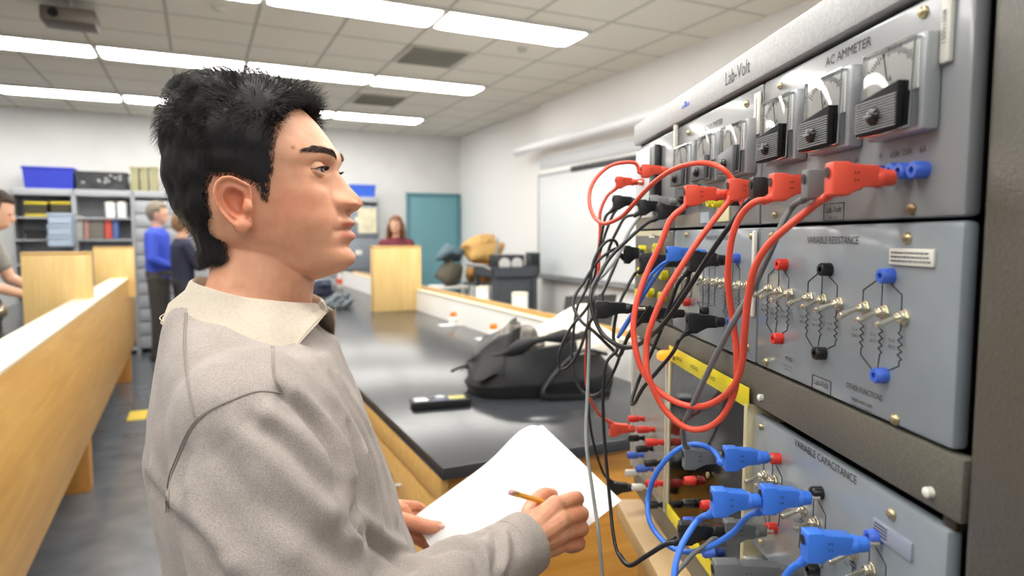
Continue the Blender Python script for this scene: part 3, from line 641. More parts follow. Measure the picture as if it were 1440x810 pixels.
# ================================================================ small things on the right bench
def place(px, py, z): q = onz(px, py, z); return q[0], q[1]
u, v = place(619, 572, .9)
t = croot('multimeter', 'black handheld multimeter lying on the counter in front of the open bag', 'multimeter', u, v, .9); t.rotation_euler = (0,0,TH-math.radians(8))
BKG = mat('black_rubber', (26,27,29), .4)
m = MB(); m.prism([(-.105,-.03),(-.095,-.038),(.095,-.036),(.108,-.024),(.108,.024),(.095,.036),(-.095,.038),(-.105,.03)], (0,0,.016), (1,0,0), (0,1,0), (0,0,1), .03, .006); m.build('case', BKG, t)
m = MB(); m.bx(-.092, -.045, -.026, .026, .0305, .0325, .001); m.build('screen', mat('lcd', (196,202,204), .25), t)
m = MB(); m.lathe([(.018,0),(.018,.006),(.014,.008)], (.0,0,.031), (0,0,1), 20); m.build('dial_knob', mat('pale_knob', (170,172,170), .4), t)
m = MB(); m.bx(.03,.088,-.026,.026,.0305,.032,.001); m.build('terminal_field', mat('olive_label', (168,160,90), .4), t)
m = MB(); m.bx(-.03,.03,-.03,-.024,.0308,.033,.001); m.bx(-.03,.03,.024,.03,.0308,.033,.001); m.build('button_strip', mat('blue_button', (104,118,166), .4), t)
# open black bag with pale cloth
def blob(name, mats, parent, fn, nu=48, nv=28, closed=True):
    m = MB(); rings = [[Vector(fn(2*PI*i/nu, j/(nv-1))) for i in range(nu)] for j in range(nv)]; m.loft(rings); return m.build(name, mats, parent, sharp=80)
def nz(x, y, z, s): return noise.noise(Vector((x*s, y*s, z*s)))
u, v = place(775, 556, .9)
t = croot('open_backpack', 'black open backpack slumped on the counter with pale cloth spilling out', 'bag', u+.02, v+.13, .9); t.rotation_euler = (0,0,TH-.12); t.scale = (1.12,1.05,1.45)
BAG = mat('black_nylon', (30,31,34), .5, bump=.4, bump_s=300); BAG2 = mat('charcoal_lining', (74,72,72), .6, bump=.3, bump_s=120); CLO = mat('cream_cloth', (232,226,212), .8, bump=.4, bump_s=60, bdist=.004)
def f_body(a, h):
    A = .30*(1-.25*h)*(1+.04*math.cos(3*a)); B = .17*(1-.15*h); r = 1-.12*max(0, .25-h)/.25
    x = A*r*math.copysign(abs(math.cos(a))**.8, math.cos(a))-.04*h*math.cos(a); y = B*r*math.copysign(abs(math.sin(a))**.85, math.sin(a))
    z = .115*h**.9*(1+.25*math.cos(a+.5)); n = nz(x, y, z, 9)*.022; return (x*(1+n*2)-.03*h, y*(1+n*3), max(.001, z*(1+n*2)))
blob('bag_body', BAG, t, f_body)
rim = []
for i in range(49):
    a = 2*PI*i/48; x, y, z = f_body(a, 1); rim.append((x*1.0, y*1.0, z+.012+.012*math.sin(3*a)))
m = MB(); m.tube(rim, [.014+.006*math.sin(5*i) for i in range(49)], 10); m.build('rolled_rim', BAG, t)
def f_flap(a, h):
    x = -.19+.10*math.cos(a)*(1-.3*h)+.03*h; y = -.02+.12*math.sin(a)*(1-.2*h); z = .06+.09*h+.02*math.cos(a)*h; n = nz(x, y, z, 14)*.03; return (x+n, y+n, z+n)
blob('raised_flap', BAG, t, f_flap, 30, 12)
def f_lin(a, h):
    x = -.10+.09*math.cos(a)*(1-.6*h*h); y = -.04+.07*math.sin(a)*(1-.6*h*h); z = .10+.085*h; n = nz(x, y, z, 22)*.03; return (x+n, y-n, z+n*.8)
blob('lining', mat('grey_print_lining', (158,150,142), .7, noise_s=40, noise_a=.45), t, f_lin, 30, 14)
def f_cl(a, h):
    x = .09+.19*math.cos(a)*(1-.75*h*h); y = .0+.13*math.sin(a)*(1-.7*h*h); z = .10+.10*h*(1+.2*math.cos(a)); n = nz(x, y, z, 12)*.045; return (x+n, y-n, z+n*.6)
blob('cloth', CLO, t, f_cl, 48, 20)
m = MB(); m.tube(catmull([(.20,-.12,.10),(.10,-.17,.12),(.02,-.17,.09),(-.06,-.19,.015),(.05,-.22,.006),(.18,-.2,.006)], 8), .014, 8, sq=(1,.35)); m.build('strap', BAG, t)
m = MB(); m.tube(catmull([(-.27,-.02,.08),(-.31,-.04,.075),(-.33,-.05,.07)], 4), .008, 6, sq=(1,.5)); m.build('pull_tab', BAG, t)
# grey plastic bag, bottle, sheets
u, v = place(476, 434, .9)
t = croot('plastic_bag', 'small dark grey plastic bag crumpled on the counter beside the man\'s collar', 'bag', u, v+.05, .9)
def f_pb(a, h):
    x = .13*math.cos(a)*(1-.8*h**2); y = .09*math.sin(a)*(1-.8*h**2); z = .12*h; n = nz(x, y, z, 26)*.05; return (x+n, y-n, max(.001, z+n))
blob('bag_body', mat('grey_film', (96,106,114), .3), t, f_pb)
m = MB(); m.tube([(.01,0,.10),(.03,-.01,.14),(.05,0,.15)], .012, 6, sq=(1,.4)); m.build('twisted_neck', MATS['grey_film'], t)
u, v = place(478, 405, .9)
t = croot('drink_bottle', 'bottle with a red band standing on the counter behind the crumpled bag', 'bottle', u, v, .9)
m = MB(); m.lathe([(.03,0),(.033,.01),(.033,.12),(.025,.15),(.012,.17),(.012,.19)], (0,0,0), (0,0,1)); m.build('bottle_body', mat('bottle_pale', (200,196,188), .2), t)
m = MB(); m.lathe([(.0345,.05),(.0345,.11)], (0,0,0), (0,0,1)); m.build('red_band', mat('band_red', (218,84,66), .5), t)
m = MB(); m.lathe([(.014,.185),(.014,.205)], (0,0,0), (0,0,1)); m.build('cap', BKG, t)
u, v = place(452, 414, .9); t = croot('folded_jacket', 'dark navy folded jacket on the counter behind the man\'s chin', 'jacket', u, v, .9)
def f_j(a, h):
    x = .12*math.cos(a)*(1-.5*h**2); y = .16*math.sin(a)*(1-.5*h**2); z = .14*h; n = nz(x, y, z, 14)*.04; return (x+n, y-n, max(.001, z+n))
blob('cloth_body', mat('navy_cloth', (34,42,64), .8), t, f_j)
m = MB(); m.tube([(-.08,-.12,.09),(0,-.16,.11),(.08,-.12,.09)], .015, 6); m.build('collar', MATS['navy_cloth'], t)
u, v = place(508, 385, .9)
for i, (du, dv, rr, lab) in enumerate(((0,0,.1,'white sheet of paper lying at the far end of the counter'), (-.03,.22,-.3,'second white sheet lying behind the first one on the counter'), (.12,-.35,.4,'white sheet lying next to the pale wooden tower on the counter'))):
    m = MB(); m.bx(-.11, .11, -.15, .15, 0, .003); o = m.build('paper_sheet', mat('paper_white', (240,241,243), .6), None); o.location = R(u+du, v+dv, .9+.0035*i); o.rotation_euler = (0,0,TH+rr); tag(o, lab, 'paper', 'loose papers on the counter')
ORG = mat('orange_cap', (240,138,34), .4)
for (px, py, lab) in ((690,446,'small white glue bottle with an orange cap nearer the wooden tower'), (757,464,'small white glue bottle with an orange cap beside the open bag')):
    u, v = place(px, py+8, .9)
    t = croot('glue_bottle', lab, 'bottle', min(u, 1.55), v, .9, 'white bottles with orange caps')
    m = MB(); m.lathe([(.0,0),(.03,.002),(.032,.01),(.03,.05),(.016,.062)], (0,0,0), (0,0,1), caps=False); m.build('bottle_body', WHITE, t)
    m = MB(); m.lathe([(.022,.058),(.022,.085),(.016,.09)], (0,0,0), (0,0,1)); m.build('cap', ORG, t)
    m = MB(); m.bx(-.1, .1, -.04, .05, .0005, .004, .001); m.build('paper_label', WHITE, t)
for (px, py, vv, lab) in ((678,403,5.3,'white cylinder on the far worktop, the one nearer the teal door'), (731,411,4.3,'white cylinder on the far worktop, the one nearer the laptop')):
    q = onv(px, py, vv); t = croot('white_canister', lab, 'canister', max(1.85, q[0]), vv, .9, 'white canisters on the far worktop'); h = q[2]-.9
    m = MB(); m.lathe([(.055,0),(.058,.004),(.058,h-.02),(.054,h-.012)], (0,0,0), (0,0,1), 24); m.build('canister_body', WHITE, t)
    m = MB(); m.lathe([(.060,h-.02),(.060,h-.003),(.056,h)], (0,0,0), (0,0,1), 24); m.build('lid', CREAM, t)
# laptop on the far worktop
q = onu(818, 432, 2.1); t = croot('laptop', 'dark open laptop on the far worktop below the marker board', 'laptop', 2.12, q[1], .9); t.rotation_euler = (0,0,TH+.0)
DKP = mat('dark_plastic', (44,44,46), .35)
m = MB(); m.bx(-.15, .17, -.02, .2, 0, .018, .004); m.build('keyboard_base', DKP, t)
m = MB(); m.box((0,-.05,.13), (.36,.012,.25), .004, rot=Euler((.25,0,0)).to_matrix()); m.build('screen_lid', mat('dark_lid', (58,57,55), .3), t)
m = MB(); m.lathe([(.022,0),(.022,.002)], (0,-.058,.13), (0,-1,.25)); m.build('lid_emblem', mat('pale_emblem', (190,178,160), .4), t)
m = MB(); m.bx(-.12, .12, -.2, .1, 0, .01, .002); o = m.build('white_tray', WHITE); q2 = onz(870, 432, .9); o.location = R(2.35, q[1]+.55, .9); o.rotation_euler = (0,0,TH); tag(o, 'flat white tray beside the laptop on the far worktop', 'tray')
# ================================================================ back-wall storage
CABG = mat('grey_cabinet_paint', (170,173,177), .45); CABD = mat('grey_cabinet_inside', (128,132,138), .6)
BINS = {'yellow': mat('yellow_bin', (206,186,46), .5), 'dark': mat('dark_bin_inside', (62,58,38), .6), 'pale': mat('pale_drawer', (170,186,206), .4), 'black': mat('black_bin', (30,31,34), .5)}
PW = 2.41+2.0; PW /= 7
VC = 9.62
for i in range(7):
    u0 = -2.0+PW*i; kind = 'shelf' if i < 2 else 'drawer'
    lab = ['grey open shelf unit full of yellow-rimmed bins, under the blue bin', 'grey open shelf unit with upright boards, under the dark crate', 'grey drawer cabinet behind the man in the blue shirt', 'grey drawer cabinet hidden mostly behind the black-haired man, nearer the blue shirt', 'grey drawer cabinet behind the head of the black-haired man', 'grey drawer cabinet beside the one with the notice, behind the face', 'grey cabinet with a cream notice, nearest the teal door'][i]
    t = croot('storage_cabinet', lab, 'cabinet', u0+PW/2, VC, 0, 'grey cabinets along the back wall'); w = PW/2-.002; D = .42
    m = MB(); m.bx(-w, -w+.02, 0, D, 0, 2.07); m.bx(w-.02, w, 0, D, 0, 2.07); m.bx(-w, w, D-.02, D, 0, 2.07); m.bx(-w, w, 0, D, 2.0, 2.08, .004)
    if kind == 'shelf':
        for zz in (.05, .45, .85, 1.15, 1.45, 1.72): m.bx(-w+.02, w-.02, 0, D-.02, zz, zz+.02)
    m.build('cabinet_body', CABG, t)
    if kind == 'drawer':
        for j in range(11 if i < 6 else 4):
            hh = 1.9/(11 if i < 6 else 4); m = MB(); m.bx(-w+.025, w-.025, -.012, .0, .07+hh*j, .07+hh*j+hh-.015, .003); d = m.build('drawer', CABG if i < 6 else mat('grey_door_blue', (132,140,150), .4), t)
            m = MB(); m.bx(-.05, .05, -.02, -.012, .07+hh*j+hh*.45, .07+hh*j+hh*.6, .002); m.build('label_holder', STK, d)
def shelfbox(name, px0, px1, py0, py1, m_, label, cat, v=None, dep=.2, group=None, rimm=None, zmin=None):
    v = v or VC+.02; a = onv(px0, py1, v); b = onv(px1, py0, v)
    t = croot(name, label, cat, (a[0]+b[0])/2, v, a[2] if zmin is None else zmin, group); w = (b[0]-a[0])/2; h = b[2]-(a[2] if zmin is None else zmin)
    m = MB(); m.bx(-w, w, .002, dep, 0, .01); m.bx(-w, -w+.01, .002, dep, 0, h); m.bx(w-.01, w, .002, dep, 0, h); m.bx(-w, w, dep-.01, dep, 0, h); m.bx(-w, w, .002, .012, 0, h*(.62 if rimm == 'open' else 1)); m.build('bin_body', m_, t)
    m = MB(); m.bx(-w-.004, w+.004, -.004, .006, h-.03, h, .002); m.bx(-w-.004, w+.004, -.004, .006, 0, .028, .002) if rimm == 'yellow' else None; m.build('rim', BINS['yellow'] if rimm == 'yellow' else m_, t)
    return t
sb = shelfbox
sb('parts_bin', 36, 66, 284, 314, BINS['dark'], 'dark parts bin with yellow rims, at the left of the top shelf', 'bin', rimm='yellow', zmin=1.745)
sb('parts_bin', 72, 99, 284, 314, BINS['dark'], 'dark parts bin with a yellow rim, right beside the other on the top shelf', 'bin', rimm='yellow', zmin=1.745)
sb('storage_bin', 36, 66, 323, 338, BINS['black'], 'black bin on the shelf below the yellow-rimmed bins', 'bin', zmin=1.47)
for j in range(3):
    sb('component_drawer', 67+j*0, 101, 300+16*j, 315+16*j, BINS['pale'], ['pale blue component drawer, top of the small stack', 'pale blue component drawer in the middle of the small stack', 'pale blue component drawer at the bottom of the small stack'][j], 'drawer', v=VC-.24, dep=.2, group='pale component drawers')
# things on top of cabinets
def topbox(name, px0, px1, pyt, m_, label, cat, parts=True, v=None, dep=.3, lift=0):
    v = v or VC+.03; a = onv(px0, pyt, v); b = onv(px1, pyt, v); t = croot(name, label, cat, (a[0]+b[0])/2, v, 2.08+lift); w = (b[0]-a[0])/2; h = a[2]-2.08-lift
    m = MB(); k = .93; m.loft([[(-w*k,dep*.04,0),(w*k,dep*.04,0),(w*k,dep*.96,0),(-w*k,dep*.96,0)], [(-w,0,h),(w,0,h),(w,dep,h),(-w,dep,h)]], smooth=False); m.build('tub', m_, t)
    m = MB(); m.bx(-w-.008, w+.008, -.008, dep+.008, h-.03, h, .004); m.build('rim', m_, t); return t, w, h
BLU = mat('blue_tub', (44,58,176), .45); topbox('blue_tub', 30, 103, 233, BLU, 'bright blue storage tub on top of the grey shelf unit at the left', 'tub')
t, w, h = topbox('dark_crate', 105, 178, 240, mat('dark_crate_grey', (70,72,76), .55, noise_s=12, noise_a=.5), 'dark grey crate with pale specks on top of the second shelf unit', 'crate')
rnd = random.Random(2)
m = MB()
for i in range(10): m.sphere((rnd.uniform(-w*.8, w*.8), -.0, rnd.uniform(.08, h*.8)), (.02,.008,.015), 8)
m.build('pale_specks', mat('speck', (168,170,170), .4), t)
for j in range(3):
    topbox('olive_file_box', 183+j*13.5, 194+j*13.5, 234, mat('olive_file', (168,160,112), .6, rgb2=(150,148,120), noise_s=6), ['olive box file on top of the drawer cabinet, beside the dark crate', 'olive box file in the middle of three', 'olive box file nearest the black-haired man'][j], 'box file', dep=.25)
topbox('blue_tub', 494, 528, 259, mat('blue_tub_light', (52,98,206), .4), 'small blue tub on top of the cabinet by the teal door', 'tub')
a = onv(503, 292, VC-.02); b = onv(530, 328, VC-.02); m = MB(); m.bx(a[0], b[0], VC-.022, VC-.016, b[2], a[2]); o = m.build('notice', mat('cream_paper', (232,226,196), .6, noise_s=9, noise_a=.12)); o.rotation_euler = (0,0,TH); tag(o, 'cream paper notice stuck on the cabinet by the teal door', 'notice')
# boards and boxes in the second shelf unit
for j, (x0, x1, y0, y1, c, lab) in enumerate(((119,125,309,352,(176,132,120),'narrow pinkish-brown upright board in the open shelf unit'), (126,146,309,352,(112,106,98),'wide dark brown upright board in the open shelf unit'), (148,157,306,340,(196,78,66),'red upright binder in the open shelf unit'), (159,166,306,340,(76,104,160),'blue upright binder in the open shelf unit'), (106,116,304,350,(176,174,168),'pale grey upright board in the open shelf unit'))):
    sb('upright_folder', x0, x1, y0, y1, mat('folder_%d' % j, c, .5), lab, 'folder', v=VC+.03, dep=.15, zmin=1.475)
for j, (x0, x1, y0, y1, lab) in enumerate(((146,161,285,297,'white round tub on the upper shelf beside its twin, nearer the bins'), (163,178,285,297,'white round tub on the upper shelf beside its twin, nearer the drawers'))):
    a = onv(x0, y1, VC); b = onv(x1, y0, VC); w = (b[0]-a[0])/2; h = b[2]-1.745; t = croot('white_tub', lab, 'tub', (a[0]+b[0])/2, VC+.1, 1.745)
    m = MB(); m.lathe([(w*.9,0),(w,h*.8),(w*1.05,h*.8),(w*1.05,h)], (0,0,0), (0,0,1)); m.build('tub_body', WHITE, t)
    m = MB(); m.lathe([(w*1.07,h),(w*1.0,h+.012)], (0,0,0), (0,0,1)); m.build('lid', CREAM, t)
# floor marking tape
q = onz(194, 584, 0); m = MB(); m.bx(-.07, .07, -.16, .16, .0005, .0025); o = m.build('floor_tape', mat('yellow_floor_tape', (222,194,72), .5)); o.location = R(q[0], q[1], 0); o.rotation_euler = (0,0,TH); tag(o, 'short piece of yellow tape stuck on the dark aisle floor', 'tape')
# ================================================================ equipment in the far right corner
UC = (onv(693,378,6.5)[0]+onv(757,378,6.5)[0])/2
t = croot('utility_cart', 'dark grey plastic utility cart loaded with gear in the far corner', 'cart', UC, 6.8, 0)
a = onv(693, 376, 6.5); b = onv(757, 376, 6.5); ua, ub = a[0]-UC, b[0]-UC; zt = a[2]
CG = mat('cart_grey', (74,80,88), .45)
m = MB(); m.bx(ua, ub, -.3, .25, zt-.12, zt-.1); m.bx(ua, ub, -.3, -.28, zt-.12, zt); m.bx(ua, ub, .23, .25, zt-.12, zt); m.bx(ua, ua+.02, -.3, .25, zt-.12, zt); m.bx(ub-.02, ub, -.3, .25, zt-.12, zt); m.build('top_tray', CG, t)
m = MB(); m.bx(ua, ub, -.3, .25, .25, .28); m.bx(ua, ub, -.3, -.28, .25, .36); m.build('lower_tray', CG, t)
m = MB(); m.bx(ua+.03, ub-.03, -.27, -.26, .36, zt-.12, .002); m.bx(ub-.04, ub-.03, -.26, .22, .36, zt-.12, .002); m.build('side_panel', CG, t)
for sx in (ua+.03, ub-.03):
    for sy in (-.27, .22): m = MB(); m.bx(sx-.025, sx+.025, sy-.025, sy+.025, .1, zt-.1, .004); m.cyl((sx-.015,sy,.05), (sx+.015,sy,.05), .05); m.build('leg', CG, t)
m = MB(); m.tube([(ua-.02,-.28,zt-.02),(ua-.1,-.28,zt+.02),(ua-.1,.23,zt+.02),(ua-.02,.23,zt-.02)], .015, 8); m.build('push_handle', mat('pale_handle', (170,174,178), .3), t)
m = MB(); m.bx(ua+.06, ub-.05, -.2, .2, .29, .62, .02); o = m.build('black_crate', BINS['black']); o.location = R(UC, 6.8, 0); o.rotation_euler = (0,0,TH); tag(o, 'black crate on the lower tray of the grey cart', 'crate')
def cbox(name, px0, px1, py0, py1, v, m_, label, cat, dep=.2, z=None):
    a = onv(px0, py1, v); b = onv(px1, py0, v); z0 = a[2] if z is None else z; t = croot(name, label, cat, (a[0]+b[0])/2, v, z0); w = (b[0]-a[0])/2; h = b[2]-z0
    return t, w, h
t, w, h = cbox('oscilloscope', 700, 738, 358, 376, 6.68, None, 'dark instrument with two round white dials on the grey cart', 'instrument', z=zt-.099)
m = MB(); m.bx(-w, w, 0, .25, 0, h, .01); m.build('instrument_case', mat('dark_case', (52,54,60), .4), t)
m = MB(); m.lathe([(h*.3,0),(h*.3,.01)], (-w*.5,-.001,h*.55), (0,-1,0)); m.build('round_dial', WHITE, t); m = MB(); m.lathe([(h*.3,0),(h*.3,.01)], (w*.4,-.001,h*.55), (0,-1,0)); m.build('round_dial', WHITE, t)
t, w, h = cbox('small_monitor', 746, 760, 355, 376, 6.75, None, 'small dark box standing at the right end of the grey cart', 'monitor', z=zt-.099)
m = MB(); m.bx(-w, w, 0, .14, 0, h, .01); m.build('monitor_case', mat('dark_teal_case', (60,74,78), .4), t); m = MB(); m.bx(-w*.8, w*.8, -.004, 0, h*.2, h*.9); m.build('screen', BKG, t)
m = MB(); a = onv(704, 345, 6.8); m.tube([(0,0,0),(.0,0,.2),(.02,0,.32),(.03,0,.42)], [.03,.02,.012,.006], 8); m.tube([(0,0,.2),(.12,0,.12),(.2,0,.02)], .008, 6); m.lathe([(.09,-.01),(.09,.02),(.04,.03)], (0,0,0), (0,0,1)); o = m.build('wire_stand', mat('pale_wire', (150,156,160), .3)); z = a[2]-.18; o.location = R(a[0]+.02, 6.98, zt-.099); o.rotation_euler = (0,0,TH); tag(o, 'thin pale upright stand on top of the dark instrument', 'stand')
# cardboard heap on a stool
VSt = 7.42; US = onv(674, 360, VSt)[0]; UT = onv(630, 360, VSt)[0]
t = croot('workshop_stool', 'metal stool carrying a heap of brown packing beside the grey cart', 'stool', US, VSt, 0)
m = MB(); m.lathe([(.19,0),(.2,.01),(.19,.03)], (0,0,.92), (0,0,1)); m.build('seat', mat('stool_seat', (92,92,88), .5), t)
for i in range(4):
    an = PI/4+i*PI/2; m = MB(); m.tube([(.13*math.cos(an),.13*math.sin(an),.92),(.21*math.cos(an),.21*math.sin(an),0)], .012, 6); m.build('leg', ALU, t)
m = MB(); m.tube([(.18*math.cos(i*PI/10),.18*math.sin(i*PI/10),.3) for i in range(21)], .009, 6); m.build('foot_ring', ALU, t)
def cr(name, label, c, u, v, z, sx, sy, sz, seed, cat='packing', rot=0, sc=7, amp=.07):
    t = croot(name, label, cat, u, v, z)
    def f(a, h):
        k = math.sin(PI*min(.98, max(.12, h)))**.45; x = sx*math.cos(a)*k; y = sy*math.sin(a)*k; zz = sz*h
        n = noise.noise(Vector((x*sc+seed, y*sc, zz*sc)))*amp; return (x+n*1.5, y+n, max(.001, zz+n))
    blob('crumpled_body', c, t, f, 28, 12); m = MB(); m.box((sx*.3,-sy*.7,sz*.6), (sx*.9,.02,sz*.3), .004, rot=Euler((.3,.5,.2)).to_matrix()); m.build('torn_flap', c, t); return t
BR = mat('brown_paper', (206,164,98), .7); BR2 = mat('brown_paper_dark', (176,128,62), .7)
cr('brown_packing', 'crumpled brown packing paper, topmost of the heap in the corner', BR, US+.06, VSt+.02, 1.20, .27, .18, .32, 1)
cr('brown_packing', 'darker brown packing lying under the top heap in the corner', BR2, US+.05, VSt, .952, .23, .17, .26, 5)
cr('blue_grey_bundle', 'dark blue-grey bundle beside the brown packing near the teal door', mat('bluegrey', (84,110,122), .6), UT+.05, VSt+.02, 1.20, .14, .13, .22, 9, 'bundle')
cr('dark_bundle', 'dark crumpled bundle under the blue-grey one by the teal door', mat('darkheap', (84,80,68), .7), UT+.02, VSt, .922, .15, .15, .28, 12, 'bundle')
t = croot('side_table', 'small white-topped stand in front of the teal door', 'table', UT, VSt, 0)
m = MB(); m.bx(-.2, .2, -.18, .18, .89, .92, .004); m.build('table_top', WHITE, t)
for sx in (-.17,.17):
    for sy in (-.15,.15): m = MB(); m.bx(sx-.015, sx+.015, sy-.015, sy+.015, 0, .889); m.build('leg', ALU, t)
# ================================================================ the blurred people behind
def capsule(m, a, b, r0, r1, n=14):
    a = Vector(a); b = Vector(b); m.tube([a+(b-a)*t for t in (0,.25,.5,.75,1)], [r0+(r1-r0)*t for t in (0,.25,.5,.75,1)], n); m.sphere(a, r0, n); m.sphere(b, r1, n)
def tinyhand(m, w, d, side):
    """palm plus five finger tubes; d points from wrist to fingertips"""
    w = Vector(w); x, y, z = frame(d); p = w+z*.045; m.sphere(p, (.04,.018,.05), 12, rot=Matrix((x, y, z)).transposed())
    for i in range(4):
        b = p+z*.035+x*(-.03+.02*i); L = (.06,.07,.075,.06)[i]; m.tube([b, b+z*L*.5+y*.004, b+z*L*.9+y*.02], [.0095,.009,.007], 8)
    b = p+x*.035*side; m.tube([b-z*.02, b+x*.02*side+z*.01, b+x*.025*side+z*.04], [.012,.010,.008], 8)
def figure(name, label, loc, face, H, J, cols, hair='short', sleeve='long', voxel=.011):
    """face: heading of the body; J joints in local coords (x forward, y left, z up) for a height H"""
    t = root(name, label, 'person', loc, face)
    skin = mat('skin_far', (226,176,148), .5, sub=.0); k = H/1.75
    hd = Vector(J['head'])*k; nk = Vector(J['neck'])*k; tilt = J.get('tilt', 0.0)
    b = MB(); Rm = Matrix.Rotation(J.get('turn', 0), 3, 'Z') @ Matrix.Rotation(tilt, 3, 'Y')
    b.sphere(hd, (.098*k,.076*k,.118*k), 24, rot=Rm); b.sphere(hd+Rm @ Vector((.03,0,-.045))*k, (.07*k,.056*k,.075*k), 20, rot=Rm); b.sphere(hd+Rm @ Vector((.103,0,-.02))*k, (.018*k,.013*k,.024*k), 10, rot=Rm)
    for s in (-1,1): b.sphere(hd+Rm @ Vector((-.005,.078*s,-.01))*k, (.018*k,.009*k,.03*k), 10, rot=Rm)
    b.sphere(hd+Rm @ Vector((.094,0,-.065))*k, (.012*k,.024*k,.010*k), 10)
    capsule(b, nk-Vector((0,0,.04)), hd-Vector((.01,0,.06))*k, .056*k, .052*k)
    for s, sd in ((1,'l'), (-1,'r')):
        S, E, Wr, Hd = [Vector(J[q+sd])*k for q in ('sh_','el_','wr_','hd_')]
        capsule(b, S, E, .045*k, .04*k); capsule(b, E, Wr, .04*k, .027*k); tinyhand(b, Wr, Hd-Wr, s)
    capsule(b, Vector(J['waist'])*k, nk-Vector((0,0,.08)), .11*k, .08*k)
    for s, sd in ((1,'l'), (-1,'r')): capsule(b, Vector(J['hip_'+sd])*k, Vector(J['waist'])*k, .06*k, .08*k); capsule(b, Vector(J['hip_'+sd])*k, Vector(J['kn_'+sd])*k, .06*k, .05*k); capsule(b, Vector(J['kn_'+sd])*k, Vector(J['an_'+sd])*k, .045*k, .035*k)
    meshobj('body', remesh(b.mesh('b'), .007, 2), skin, t)
    # face details as geometry
    f = MB()
    for s in (-1,1): f.sphere(hd+Rm @ Vector((.088,.03*s,.005))*k, (.008*k,.014*k,.006*k), 10, rot=Rm)
    f.build('eye', mat('eye_far', (50,38,34), .3), t)
    c = MB(); w = Vector(J['waist'])*k; n2 = nk; fw = J.get('w', 1.0)
    rings = []
    for (fz, hx, hy) in ((-.12,.125,.17),(0,.12,.165),(.3,.12,.17),(.6,.125,.185),(.85,.115,.195),(.97,.085,.15),(1.03,.065,.08)):
        p = w.lerp(n2, fz) if fz > 0 else w+Vector((0,0,fz*.6*k)); rings.append([p+Vector((hx*k*fw*math.cos(a), hy*k*fw*math.sin(a), 0)) for a in [2*PI*i/24 for i in range(24)]])
    c.loft(rings)
    for sd in 'lr':
        S, E, Wr = [Vector(J[q+sd])*k for q in ('sh_','el_','wr_')]
        if sleeve == 'long': capsule(c, S, E, .068*k, .058*k); capsule(c, E, E.lerp(Wr, .95), .056*k, .04*k)
        else: capsule(c, S, S.lerp(E, .55), .07*k, .064*k)
    meshobj('shirt', remesh(c.mesh('c'), voxel, 4), cols[0], t)
    c = MB(); hp = (Vector(J['hip_l'])+Vector(J['hip_r']))*.5*k; c.sphere(hp+Vector((0,0,.06)), (.13*k,.17*k,.13*k), 20)
    for sd in 'lr': capsule(c, Vector(J['hip_'+sd])*k, Vector(J['kn_'+sd])*k, .092*k, .068*k); capsule(c, Vector(J['kn_'+sd])*k, Vector(J['an_'+sd])*k-Vector((0,0,.03)), .066*k, .055*k)
    meshobj('trousers', remesh(c.mesh('c'), voxel, 4), cols[1], t)
    for sd in 'lr':
        a = Vector(J['an_'+sd])*k; c = MB(); c.sphere((a.x+.05,a.y,.045), (.13*k,.048*k,.045), 16); c.sphere((a.x,a.y,.06), (.06,.045,.055), 12); c.bx(a.x-.07, a.x+.17, a.y-.045, a.y+.045, 0, .02, .008); c.build('shoe', mat('shoe_dark', (36,34,34), .5), t)
    h = MB(); h.sphere(hd+Rm @ Vector((-.014,0,.022))*k, (.104*k,.084*k,.112*k), 24, rot=Rm)
    me = h.mesh('h')
    hs = Rm.inverted()
    bm = bmesh.new(); bm.from_mesh(me); kill = [v for v in bm.verts if (lambda q: (q.x > .055 and q.z < .055) or (q.x > .0 and q.z < .02) or q.z < -.09)(hs @ (v.co-hd)/k)]
    bmesh.ops.delete(bm, geom=kill, context='VERTS'); bmesh.ops.solidify(bm, geom=bm.faces[:], thickness=-.012); 
    for v in bm.verts: v.co += Vector([noise.noise(v.co*60)*.006]*3)
    bm.to_mesh(me); bm.free()
    if hair == 'long':
        h2 = MB()
        for i in range(26):
            a = PI*.45+(PI*1.1)*i/25; q = Vector((math.cos(a)*.09, math.sin(a)*.085, .03)); e = Vector((math.cos(a)*.115-.01, math.sin(a)*.125, -.26-.02*math.sin(i*3)))
            h2.tube([hd+q*k, hd+(q*.5+e*.5+Vector((0,0,.04)))*k, hd+e*k], [.028*k,.03*k,.010*k], 6)
        h2.v += [v.co.copy() for v in me.vertices]; o_ = len(h2.v)-len(me.vertices); h2.f += [tuple(i+o_ for i in p.vertices) for p in me.polygons]; h2.m += [0]*len(me.polygons); h2.s += [True]*len(me.polygons)
        h2.build('hair', cols[2], t, sharp=80)
    else: meshobj('hair', me, cols[2], t)
    return t
STD = dict(head=(.02,0,1.64), neck=(0,0,1.47), waist=(0,0,1.0), hip_l=(0,.09,.92), hip_r=(0,-.09,.92), kn_l=(.01,.11,.5), kn_r=(.01,-.11,.5), an_l=(-.01,.12,.08), an_r=(-.01,-.12,.08),
  sh_l=(0,.18,1.40), sh_r=(0,-.18,1.40), el_l=(-.04,.23,1.12), el_r=(-.04,-.23,1.12), wr_l=(.08,.22,.90), wr_r=(.08,-.22,.90), hd_l=(.12,.2,.8), hd_r=(.12,-.2,.8))
